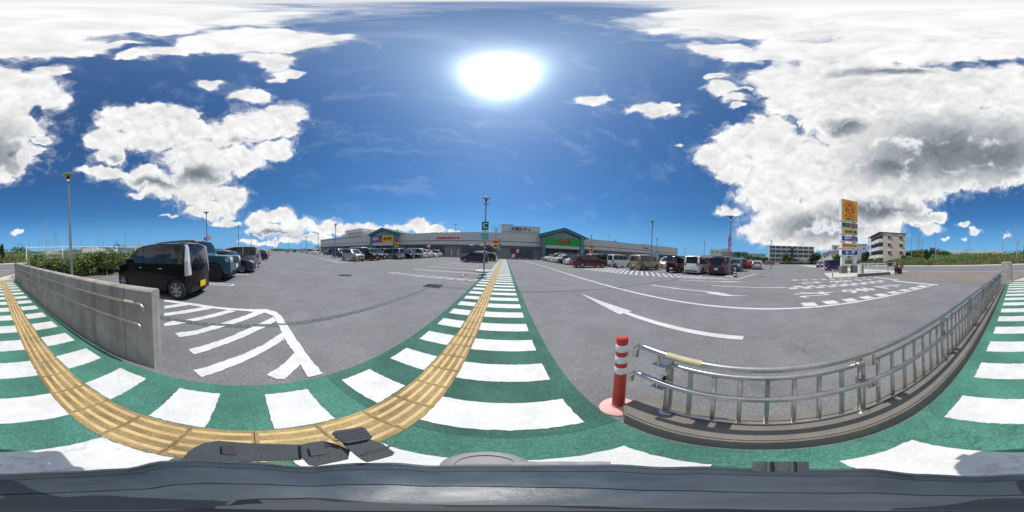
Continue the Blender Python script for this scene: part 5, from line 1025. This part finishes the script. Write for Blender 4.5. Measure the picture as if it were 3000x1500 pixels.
# ================================================================== HEDGE, BROWN SHRUB AND WHITE FENCE BEHIND THE WALL
hg = thing('hedge', 'thick green clipped hedge behind the low concrete wall', 'hedge', (-9, -9.7, 0))
bl = [(x + RNG.uniform(-.2, .2) + 9, RNG.uniform(-.35, .35), RNG.uniform(.5, 1.28), RNG.uniform(.45, .7), RNG.uniform(.5, .75), RNG.uniform(.35, .58)) for x in np.arange(-22, -2.0, .20)]
link('foliage', leaves(blob_points(bl, 36000, .5), .06, [LEAF1, LEAF1, LEAF4], 'foliage', .8), None, hg)
mb = MB()
for x in np.arange(-12.8, 6.8, .5): mb.tube([(x, 0, 0), (x + RNG.uniform(-.15, .15), RNG.uniform(-.2, .2), .5), (x + RNG.uniform(-.3, .3), RNG.uniform(-.3, .3), 1.0)], [.025, .018, .006], 6)
mb.build('stems', BARK, hg)
MB().box(-12.9, 6.6, -.35, .35, .12, .85).build('shade_core', mat('twig_shadow', (.012, .016, .008), 1.0), hg)  # near-black core box: the hedge's inner shade put into its colour
sh2 = thing('dry_shrub', 'brownish withered shrub with pale crooked stem at the hedge by the black wagon', 'shrub', (-7.5, -8.9, 0))
link('foliage', leaves(blob_points([(RNG.uniform(-.6, .6), RNG.uniform(-.3, .3), RNG.uniform(.6, 1.5), .45, .4, .38) for _ in range(11)], 5200, .4), .045, [LEAF3, LEAF3, LEAF1], 'foliage'), None, sh2)
MB().tube([(.15, .2, 0), (.2, .15, .3), (.1, .1, .6), (.2, 0, 1.0)], [.045, .035, .03, .01], 8).build('stem', mat('pale_bark', (.30, .24, .16), .9, var=.2, scale=12), sh2, 40)
for sx in (-.5, .55): MB().tube([(sx, .1, 0), (sx * .8, .1, .45), (sx * 1.2, .2, .9)], [.025, .018, .006], 6).build('stem', BARK, sh2)
tag(MB().sheet([(-1.6, -8.3), (-24, -8.0), (-24, -13.2), (-1.6, -13.2)], .009).build('planting_soil', SOIL), kind='structure')
wf = thing('mesh_fence', 'white steel mesh fence along the road behind the hedge', 'fence', (0, -13.7, 0))
xs = [-2.9 - 3.4 * i for i in range(12)]
for x in xs: MB().cyl((x, 0, 0), (x, 0, 2.38), .045, n=10).build('post', WHITE, wf); MB().lathe([(.055, 2.38), (.05, 2.41), (.01, 2.43)], 10, (x, 0, 0)).build('post_cap', WHITE, wf)
for a, b in zip(xs, xs[1:]):
    for z in (2.30, 1.0): MB().cyl((a, 0, z), (b, 0, z), .028, n=6).build('rail', WHITE, wf)
    for z in (1.35, 1.7, 2.0, .6): MB().cyl((a, .01, z), (b, .01, z), .008, n=4).build('wire', WHITE, wf)
    mb = MB()
    for i in range(1, 32): x = a + (b - a) * i / 32; mb.cyl((x, -.01, .15), (x, -.01, 2.30), .0045, n=3, cap=False)
    tag(mb.build('upright_wires', WHITE, wf), kind='stuff')
# ================================================================== HILLSIDE BEHIND THE ROAD
def hill_z(x, y):
    d = -y - 44.0
    if d <= 0: return .1
    def sm(a, b, t): t = max(0, min(1, (t - a) / (b - a))); return t * t * (3 - 2 * t)
    z = .1 + .9 * sm(0, 5, d) + 2.4 * sm(4, 26, d) + 1.0 * sm(28, 60, d)
    z += 3.0 * sm(40, 90, d) * sm(5, 45, x) * (1 - sm(70, 140, x)) + 5.0 * sm(110, 240, d)
    return z + .25 * math.sin(x * .21 + y * .13) * min(1, d / 10) + .15 * math.sin(x * .53 - y * .31) * min(1, d / 10)
xs = np.linspace(-320, 330, 131); ys = -np.concatenate([np.linspace(43.4, 80, 26), np.linspace(84, 420, 40)])
mb = MB(); mb.add([(x, y, hill_z(x, y)) for y in ys for x in xs], [(j * 131 + i, j * 131 + i + 1, (j + 1) * 131 + i + 1, (j + 1) * 131 + i) for j in range(len(ys) - 1) for i in range(130)])
tag(mb.build('hillside', GRASSD, None, 60), kind='structure')
def blades(n, xr, yr, h0, h1, mats, name, label, wid=.05, lean=.35):
    x = RNG.uniform(*xr, n); y = RNG.uniform(*yr, n); z = np.array([hill_z(a, b) for a, b in zip(x, y)]); h = RNG.uniform(h0, h1, n) * (1 + .35 * np.sin(x * .4) * np.cos(y * .7 + x * .13))
    up = np.stack([RNG.normal(0, lean, n), RNG.normal(0, lean, n), np.ones(n)], 1) * (h / 2)[:, None]; a = RNG.uniform(0, 6.28, n); side = np.stack([np.cos(a), np.sin(a), np.zeros(n)], 1) * (wid * RNG.uniform(.6, 1.6, n))[:, None]
    c = np.stack([x, y, z], 1) + up; return tag(link(name, quads_mesh(name, c, up, side, mats)), label, 'grass', kind='stuff')
blades(26000, (-75, 95), (-52, -43.8), .7, 1.7, [GRASSM, GRASSM, GRASSM, GRASSD, DRY], 'tall_grass', 'tall green and straw coloured grass along the far pavement', .07)
blades(9000, (-70, 90), (-45.4, -43.6), .35, .9, [DRY, DRY, GRASSM], 'dry_grass', 'dry brown grass edge at the far pavement', .06, .6)
blades(16000, (-110, 130), (-74, -52), .5, 1.3, [GRASSD, GRASSM, LEAF4], 'weeds', 'green weeds covering the slope above the road', .10)
n = 13000; bx0 = []
for i in range(230):
    x, y = RNG.uniform(-120, 140), RNG.uniform(-84, -50); s = RNG.uniform(.5, 1.5) * (1.5 if x > 45 else 1.0); bx0.append((x, y, hill_z(x, y) + s * .5, s * 1.5, s * 1.2, s * .8))
tag(link('undergrowth', leaves(blob_points(bx0, 16000, .6), .20, [LEAF4, LEAF1, GRASSD], 'undergrowth')), 'dense green scrub growing over the slope behind the road', 'scrub', kind='stuff')
# trees on the near pavement edge and the slope
tree(25.2, -41.2, 5.0, 1.25, 'lone dark round street tree propped on the far pavement', [LEAF2, LEAF2, LEAF4], trunk_h=.30, leaf=.16, n=2600, rz=1.75, z0=.12)
tree(-2.6, -42.0, 5.1, .75, 'slim dark columnar street tree on the far pavement beside the fence end', [LEAF2, LEAF2, LEAF4], trunk_h=.12, leaf=.14, n=2600, rz=2.3, z0=.12)
for i, (px, d, h, r) in enumerate(((2655, 78, 6.0, 4.2), (2672, 82, 6.6, 4.0), (2700, 86, 7.5, 4.4), (2722, 88, 7.0, 4.2), (2738, 86, 9.2, 3.6), (2760, 88, 6.4, 4.2), (2775, 92, 5.4, 3.8), (2650, 70, 4.2, 3.2), (2690, 74, 4.0, 3.4))):
    a = rad((px - 1500) * .12) - YAW; x, y = math.sin(a) * d, math.cos(a) * d; tree(x, y, h * .62, r * .85, ['broad green tree on the slope beside the beige flats', 'leafy green tree behind the beige flats yard', 'spreading green tree on the slope behind the lone street tree', 'dense green tree on the slope above the lone street tree', 'taller feathery green tree on the ridge of the slope', 'rounded green tree left of the slope retaining wall', 'low green tree touching the slope retaining wall', 'low bushy tree at the yard wall of the beige flats', 'low bushy tree on the slope below the green trees'][i], [LEAF4, LEAF1, LEAF1], trunk_h=.2, leaf=.26, n=1500, z0=hill_z(x, y) - .2, group='trees on the slope')
# retaining wall on the slope and guard rail
rw = thing('retaining_wall', 'long pale concrete retaining wall high on the grassy slope', 'wall', (25, -92, 0))
for i in range(3): x = -18 + i * 11.5; MB().box(x, x + 11.4, -.3, .3, 4.2, 6.6 + .35 * min(i, 3), bev=.03).build('wall_panel', PALEC, rw)
gl = thing('guard_rail', 'white guard rail running along the raised road above the slope', 'guard rail', (0, -78, 0))
for i in range(52):
    x = -130 + i * 4.6; z = hill_z(x, -78); MB().box(x - .06, x + .06, -.05, .05, z, z + 1.0).build('post', WHITE, gl); z2 = hill_z(x + 4.6, -78)
    MB().add([(x, -.08, z + .65), (x + 4.6, -.08, z2 + .65), (x + 4.6, -.08, z2 + 1.0), (x, -.08, z + 1.0), (x, -.04, z + .65), (x + 4.6, -.04, z2 + .65), (x + 4.6, -.04, z2 + 1.0), (x, -.04, z + 1.0)], [(0, 1, 2, 3), (7, 6, 5, 4), (0, 4, 5, 1), (3, 2, 6, 7)]).build('beam', WHITE, gl)
# ================================================================== UTILITY POLES AND PYLONS
POLEC = mat('pole_concrete', (.30, .30, .29), .8)
def util(px, py, label, h=12.0, arms=0):
    d = ray(px, py); e = math.atan2(d.z, math.hypot(d.x, d.y)); a = math.atan2(d.x, d.y); D = (h - EYE) / math.tan(e); x, y = math.sin(a) * D, math.cos(a) * D
    o = thing('utility_pole', label, 'utility pole', (x, y, 0), 0, 'utility poles around the lot'); MB().cyl((0, 0, -.2), (0, 0, h), .17, .10, 10).build('shaft', POLEC, o, 40)
    for k in range(arms): q = MB().box(-.9, .9, -.05, .05, h - .5 - k * .8, h - .4 - k * .8).build('crossarm', DARKM, o); [MB().cyl((s, 0, h - .4 - k * .8), (s, 0, h - .2 - k * .8), .04, n=6).build('insulator', WHITE, q) for s in (-.8, -.4, .4, .8)]
    if arms: MB().lathe([(.2, h - 2.6), (.22, h - 2.5), (.22, h - 1.9), (.1, h - 1.8)], 10, (.3, 0, 0)).build('transformer', POLEC, o)
for px, py, lb, ar in ((133, 641, 'tall thin pole over the white fence', 0), (84, 692, 'short pole left of the tall thin pole', 0), (200, 656, 'tall pole hidden behind the hedge lamp post', 0), (288, 689, 'thin pole over the white containers', 0), (301, 668, 'tall pole over the white containers', 0), (114, 706, 'wired pole beside the slope over the fence', 2), (237, 698, 'wired pole between hedge lamp and containers', 2), (145, 703, 'wired pole before the lattice pylon', 1),
        (2670, 697, 'thin pole right of the beige flats', 0), (2703, 700, 'wired pole right of the lattice pylon', 2), (2740, 681, 'tall thin pole over the ridge tree', 0), (2838, 702, 'pole with lamp over the retaining wall', 1), (2936, 678, 'tall bare pole over the retaining wall end', 0), (2976, 650, 'tallest bare pole behind the gate pillar', 0), (2984, 701, 'wired pole behind the gate pillar', 2), (2447, 722, 'wired pole over the small houses', 2), (2433, 730, 'thin wired pole over the small houses', 1), (2059, 738, 'wired pole beyond the store end', 2), (2002, 735, 'thin pole at the store end', 0)): util(px, py, lb, 12.0, ar)
def pylon(px, py, h, label):
    d = ray(px, py); e = math.atan2(d.z, math.hypot(d.x, d.y)); a = math.atan2(d.x, d.y); D = (h - EYE) / math.tan(e)
    o = thing('lattice_pylon', label, 'pylon', (math.sin(a) * D, math.cos(a) * D, 0), a); PY = mat('pylon_steel', (.30, .33, .36), .6, .3); w = lambda z: 3.4 * (1 - z / h) + .5; lv = [0, h * .2, h * .38, h * .54, h * .68, h * .80, h * .90, h]
    for sx in (-1, 1):
        for sy in (-1, 1): MB().tube([(sx * w(z), sy * w(z), z) for z in lv], .16, 4).build('leg', PY, o)
    for z0, z1 in zip(lv, lv[1:]):
        for sy in (-1, 1):
            MB().cyl((-w(z0), sy * w(z0), z0), (w(z1), sy * w(z1), z1), .09, n=4).build('brace', PY, o); MB().cyl((w(z0), sy * w(z0), z0), (-w(z1), sy * w(z1), z1), .09, n=4).build('brace', PY, o)
    for z in (h * .70, h * .81, h * .92): MB().box(-4.2, 4.2, -.2, .2, z, z + .3).build('crossarm', PY, o)
pylon(163, 675, 42, 'grey lattice pylon beyond the white fence'); pylon(366, 680, 42, 'grey lattice pylon behind the dark trees by the black wagon'); pylon(2691, 689, 40, 'grey lattice pylon right of the beige flats')
# ================================================================== BUILDINGS
def windows(par, pts, w, h, depth=.12, awning=False, normal=1):
    for x, y, z in pts:
        f = MB().box(x - w / 2 - .08, x + w / 2 + .08, y - .03, y + .03, z - .08, z + h + .08).build('window', OFFW, par); 
        for k in (-1, 1): MB().box(x + k * w / 4 - w / 4 + .04, x + k * w / 4 + w / 4 - .04, y - .06, y - .031, z, z + h).build('pane', WIND, f)
        if awning: MB().box(x - w / 2 - .25, x + w / 2 + .25, y - .55, y - .0305, z + h + .12, z + h + .22).build('awning', WHITE, f)
# beige four storey flats: local x along the balcony front (away), local -y towards the camera
fl = thing('beige_flats', 'beige four storey flats with white balcony bands and brown rails across the road', 'apartment building', (48, -45.0, 0), rad(-112.5))
BH = 13.3
# gable wall faces the lot (local -y), balcony side faces the street (local -x)
MB().box(0, 10.2, 0, 17.0, 0, BH).build('wall', BEIGE, fl); MB().box(-1.75, 10.9, -.35, 17.3, BH, BH + .25).build('roof', BROWN, fl)
for k in range(1, 4): windows(fl, [(2.6, -.001, k * 3.2 + 1.3), (7.9, -.001, k * 3.2 + 1.3)], 1.25, 1.25, awning=True)
windows(fl, [(6.0, -.001, .7)], 1.3, 1.4, awning=True)
for k in range(1, 4):
    z = k * 3.2; b = MB().box(-1.55, -.002, .0, 17.0, z, z + .18).build('balcony', OFFW, fl); MB().box(-1.62, -1.50, .0, 17.0, z - .25, z + 1.15).build('parapet', OFFW, b); MB().box(-1.55, .0, -.05, .08, z - .25, z + 1.15).build('parapet', OFFW, b); MB().box(-.06, -.003, .3, 16.8, z + 1.2, z + 2.9).build('shadowed_glazing', BROWN, b)
for y in (.05, 5.6, 11.3, 16.8): MB().box(-1.66, -1.48, y, y + .16, 0, BH).build('pillar', BROWN, fl)
MB().box(-1.2, -.01, .5, 16, 0, 2.7).build('shop_front', mat('shop_front_brown', (.20, .13, .11), .7), fl); MB().box(-1.9, -1.25, 4.0, 7.0, 2.3, 3.3).build('shop_sign', mat('lime_sign', (.30, .42, .12), .5), fl)
for k in range(1, 4): MB().box(10.201, 11.2, 3, 5, k * 3.2, k * 3.2 + 1.4).build('rear_balcony', OFFW, fl)
MB().box(10.3, 13.0, 1, 6, 0, 4.0).build('side_annex', BEIGE, fl)
# long three/four storey flats
lf = thing('long_flats', 'long grey four row flats with regular dark openings beyond the car park', 'apartment building', (112, -21.5, 0), 0)
LH = 12.0; MB().box(0, 10, -16.5, 15.5, 0, LH).build('wall', GREYB, lf); MB().box(-.5, 10.2, -16.7, 15.7, LH, LH + .3).build('roof', GREYB, lf)
for k in range(4):
    for i in range(8):
        y0 = -16.0 + i * 3.9 + (1.0 if i > 3 else 0) * .0; b = MB().box(-.12, -.003, y0 + .35, y0 + 3.5, .6 + k * 3.0 + .9, .6 + k * 3.0 + 2.5).build('opening', WIND, lf); MB().box(-.16, -.121, y0 + 1.85, y0 + 1.95, .6 + k * 3.0 + .9, .6 + k * 3.0 + 2.5).build('mullion', GREYB, b)
    MB().box(-.9, -.01, -16.4, 15.4, .6 + k * 3.0 - .05, .6 + k * 3.0 + .85).build('balcony', mat('balcony_grey', (.50, .50, .46), .8, var=.1), lf)
for i in range(9): MB().box(-.95, -.02, -16.5 + i * 3.95, -16.2 + i * 3.95, 0, LH).build('fin', GREYB, lf)
MB().box(-1.1, -.03, -1.2, .6, 0, LH - 1).build('stair_tower', BROWN, lf)
def block(name, label, x, y, rz, w, d, h, m, rows, cols, roof=None, cat='house', win=(1.0, 1.0)):
    o = thing(name, label, cat, (x, y, 0), rz); MB().box(-w / 2, w / 2, 0, d, 0, h).build('wall', m, o)
    if roof == 'gable': MB().prism_xz([(-w / 2 - .4, h), (0, h + w * .22), (w / 2 + .4, h)], -.4, d + .4).build('roof', mat('grey_roof', (.22, .22, .23), .7), o)
    else: MB().box(-w / 2 - .2, w / 2 + .2, -.2, d + .2, h, h + .3).build('roof', m, o)
    windows(o, [(-w / 2 + w * (i + .5) / cols, -.001, 1.0 + k * (h / rows)) for k in range(rows) for i in range(cols)], *win); return o
def blk(px, D, *a, **k):
    a_ = rad((px - 1500) * .12) - YAW; return (math.sin(a_) * D, math.cos(a_) * D, -a_)
def bld(name, label, px, D, w, d, h, m, rows, cols, **k): x, y, rz = blk(px, D); return block(name, label, x, y, rz, w, d, h, m, rows, cols, **k)
bld('white_office', 'white three storey block past the store end with dark windows', 2108, 150, 18, 12, 11.2, OFFW, 3, 4, cat='building', win=(2.0, 1.0)); bld('stair_block', 'pale stair block joined beside the white three storey block', 2126, 149, 6, 10, 12.0, GREYB, 1, 1, cat='building')
bld('brown_house', 'brown trimmed house behind the banner lamp post', 2142, 140, 16, 10, 8.6, mat('mauve_render', (.36, .28, .28), .8), 2, 4, cat='house'); bld('low_warehouse', 'low pale warehouse between store and white block', 2075, 120, 26, 14, 4.6, OFFW, 1, 5, cat='building')
bld('grey_block', 'grey low block far beyond the dark trees', 2212, 170, 22, 12, 9.0, GREYB, 3, 5, cat='building'); bld('white_house', 'white two storey house with grey gabled roof behind the sign tower', 2431, 95, 9, 9, 6.0, OFFW, 2, 3, roof='gable'); bld('second_house', 'white gabled house between palms and sign tower', 2448, 88, 7, 8, 6.4, OFFW, 2, 2, roof='gable'); bld('pink_house', 'pinkish small block left of the white gabled houses', 2411, 105, 8, 8, 5.6, mat('pink_render', (.50, .38, .34), .85), 2, 2)
bld('balcony_block', 'grey white block with balconies half hidden by the sign tower', 2467, 110, 14, 10, 12.5, GREYB, 4, 3, cat='building', win=(2.2, 1.2)); bld('mauve_block', 'mauve grey slim block showing right of the sign tower', 2521, 85, 7, 9, 10.5, mat('mauve_grey', (.36, .36, .40), .8), 3, 2, cat='building'); bld('low_hall', 'low pale hall left of the beige flats', 2543, 100, 12, 10, 5.6, OFFW, 1, 3, cat='building'); bld('garden_shed', 'small white shed before the long flats', 2366, 96, 5.5, 4, 3.0, OFFW, 1, 1, cat='shed'); bld('utility_hut', 'small grey hut beside the white shed', 2352, 98, 4.0, 4, 3.2, GREYB, 1, 1, cat='shed')
# hedge and trees before the flats
lh = thing('clipped_hedge', 'low light green hedge running before the long flats', 'hedge', (88, -17.5, 0)); link('foliage', leaves(blob_points([(RNG.uniform(-1, 1), y, .8 + .4 * math.sin(y), 1.6, 1.6, 1.0 + .4 * math.sin(y * .7)) for y in np.arange(-18, 30, .9)], 7000, .6), .20, [LEAF1, LEAF4], 'foliage'), None, lh); MB().box(-.6, .6, -18, 30, 0, .9).build('shade_core', MATS['twig_shadow'], lh)  # dark core box again paints the shade between the leaves
for i, (px, D, h, r, lb) in enumerate(((2302, 84, 6.0, 2.2, 'round green tree before the long flats'), (2312, 83, 5.0, 2.0, 'smaller round tree before the long flats'), (2388, 90, 8.0, 2.6, 'feathery palm like tree beside the long flats'), (2396, 88, 6.8, 2.4, 'leaning palm like tree left of the pink house'), (2379, 92, 4.0, 2.4, 'bushy tree by the white shed'), (2452, 60, 4.6, 1.9, 'light green tree left of the sign tower'), (2531, 62, 5.0, 1.5, 'dark tree right of the sign tower'), (2539, 60, 5.6, 1.4, 'dark slim tree beside the low hall'), (2163, 120, 9.5, 6.0, 'dark dense tree beyond the bright red hatchback'), (2176, 125, 9.0, 6.5, 'dark wide tree beside the dense dark tree'), (2192, 118, 6.0, 4.0, 'mid green tree at the edge of the far rows'), (2215, 110, 5.0, 4.5, 'low green tree before the grey low block'), (2240, 108, 4.6, 4.0, 'low bushy tree left of the long flats'))):
    x, y, _ = blk(px, D); tree(x, y, h, r, lb, [LEAF4, LEAF1] if i in (0, 1, 5, 10) else [LEAF2, LEAF4], leaf=.28, n=1300, trunk_h=.3)
rbsh = thing('red_bush', 'dark reddish leafy bush at the end of the mesh gate', 'shrub', (12.35, -13.95, 0)); link('foliage', leaves(blob_points([(RNG.uniform(-.22, .22), RNG.uniform(-.3, .3), RNG.uniform(.2, .95), .26, .28, .25) for _ in range(9)], 2600, .4), .045, [LEAFR, LEAFR, LEAF3, LEAF2], 'foliage'), None, rbsh); MB().tube([(0, 0, 0), (.05, .02, .5), (0, .1, .9)], [.03, .02, .008], 6).build('stem', BARK, rbsh)
# splayed pavement end with yellow blocks opposite the entrance
tag(MB().prism([(12.4, -13.2), (14.2, -18.4), (16.5, -18.6), (60, -18.8), (60, -14.2), (13.4, -13.2)], -.02, .03).build('corner_pavement', PALEC), kind='structure')
tag(MB().sheet([(12.7, -13.9), (14.0, -17.9), (14.9, -18.0), (13.8, -14.0)], .036).build('yellow_paving', mat('tan_paving', (.44, .30, .14), .9, var=.2, scale=3)), kind='structure')
# ================================================================== BUILDERS YARD BEHIND THE FENCE
def yard(px, D): a_ = rad((px - 1500) * .12) - YAW; x, y = math.sin(a_) * D, math.cos(a_) * D; return x, y, hill_z(x, y) - .05, -a_
x, y, z, r = yard(266, 70); ho = thing('site_hoarding', 'white patched hoarding panels beyond the white fence', 'hoarding', (x, y, z), r)
for i in range(8): MB().box(-3.6 + i * .9, -2.72 + i * .9, -.04, .04, .2 + .1 * (i % 2), 2.6 + .15 * (i % 3)).build('panel', mat('dirty_white', (.55, .54, .50), .8, var=.25, scale=1.5), ho)
x, y, z, r = yard(296, 68); cn = thing('site_container', 'cream box container beyond the white fence', 'container', (x, y, z), r); MB().box(-1.7, 1.7, 0, 2.4, .2, 2.8, bev=.03).build('shell', mat('container_cream', (.62, .58, .46), .7, var=.15), cn)
for s in (-1.2, 0, 1.2): MB().box(s - .06, s + .06, -.05, -.002, .25, 2.75).build('rib', mat('container_rib', (.5, .47, .38), .7), cn)
def truck(px, D, col, label):
    x, y, z, r = yard(px, D); t = thing('site_truck', label, 'truck', (x, y, z), r); MB().box(1.2, 2.7, -.9, .9, .5, 2.4, bev=.12).build('cab', col, t); MB().box(2.3, 2.72, -.8, .8, 1.4, 2.15).build('cab_window', GLASS, t); MB().box(-2.7, 1.1, -.95, .95, .9, 1.5, bev=.04).build('bed', col, t); MB().box(-2.6, 2.4, -.5, .5, .5, .88).build('chassis', PLASTIC, t)
    for xx in (1.9, -1.7):
        for s in (-.85, .85): MB().lathe([(.1, -.12), (.4, -.12), (.42, 0), (.4, .12), (.1, .12)], 16, M=Matrix.Translation((xx, s, .42)) @ Matrix.Rotation(math.pi / 2, 4, 'X')).build('wheel', RUBBER, t)
truck(325, 66, WHITE, 'white site truck beyond the white fence'); truck(352, 66, mat('truck_blue', (.05, .25, .48), .5), 'bright blue site truck beyond the white fence')
x, y, z, r = yard(314, 58); sp = thing('sand_pile', 'tan sand heap before the white site truck', 'sand pile', (x, y, z - .2), 0); MB().lathe([(2.0, 0), (1.4, .55), (.7, 1.05), (.05, 1.35)], 18).build('heap', mat('sand', (.50, .38, .22), .95, var=.15, scale=2), sp, 60)
x, y, z, r = yard(398, 95); ex = thing('excavator', 'yellow excavator on the distant yard behind the black wagon', 'excavator', (x, y, z + .8), r); YL = mat('machine_yellow', (.62, .36, .04), .5)
MB().box(-1.4, 1.4, -1.2, 1.2, 1.0, 2.6, bev=.1).build('cab', YL, ex); MB().box(-1.6, 1.6, -1.3, 1.3, .1, .9, bev=.2).build('track', RUBBER, ex); MB().tube([(1.2, 0, 1.6), (2.6, 0, 4.2), (4.6, 0, 3.6), (5.0, 0, 2.0)], .25, 6).build('boom', YL, ex); MB().box(4.6, 5.3, -.4, .4, 1.3, 2.1, bev=.1).build('bucket', DARKM, ex)
ex2 = copy_tree(ex); x, y, _ = blk(2153, 100); ex2.location = (x, y, -.6); ex2['label'] = 'orange yellow excavator arm rising over the far parked cars'
x, y, z, r = yard(150, 62); lr = thing('stone_heap', 'grey spoil heap with scrap on the field behind the fence', 'spoil heap', (x, y, z), r); MB().lathe([(4.5, 0), (3.6, .9), (2.0, 1.6), (.1, 1.9)], 16).build('heap', mat('spoil', (.26, .24, .21), .95, col2=(.10, .13, .05), scale=.6), lr, 60)
# ================================================================== FAR WOODS AROUND THE HORIZON
pts = []
def woods(px0, px1, D, h0, h1, n, w=6):
    for i in range(n):
        px = RNG.uniform(px0, px1); a_ = rad((px - 1500) * .12) - YAW; d = D * RNG.uniform(.92, 1.1); s = RNG.uniform(h0, h1); zz = hill_z(math.sin(a_) * d, math.cos(a_) * d) if math.cos(a_) * d < -44 else 0
        pts.append((math.sin(a_) * d, math.cos(a_) * d, zz + s * .45, w * RNG.uniform(.7, 1.4), w * RNG.uniform(.7, 1.4), s * .6))
woods(240, 420, 300, 5, 9, 60, 9); woods(326, 348, 180, 9, 12, 5, 3.5); woods(358, 372, 180, 7, 9, 4, 3); woods(420, 760, 260, 3, 6, 90, 8); woods(0, 80, 110, 2, 4, 14, 4); woods(40, 75, 100, 3, 5.5, 7, 3); woods(760, 940, 380, 3, 6, 50, 10); woods(1990, 2260, 260, 4, 7, 70, 9); woods(2380, 2560, 170, 3, 6, 40, 7); woods(2760, 3000, 190, 2.5, 5, 70, 6); woods(2640, 2760, 150, 3, 6, 30, 5)
tag(link('far_woods', leaves(blob_points(pts, 26000, .6), .75, [LEAF2, LEAF2, LEAF4], 'far_woods')), 'dark distant trees along the horizon beyond the car park', 'woods', kind='stuff')
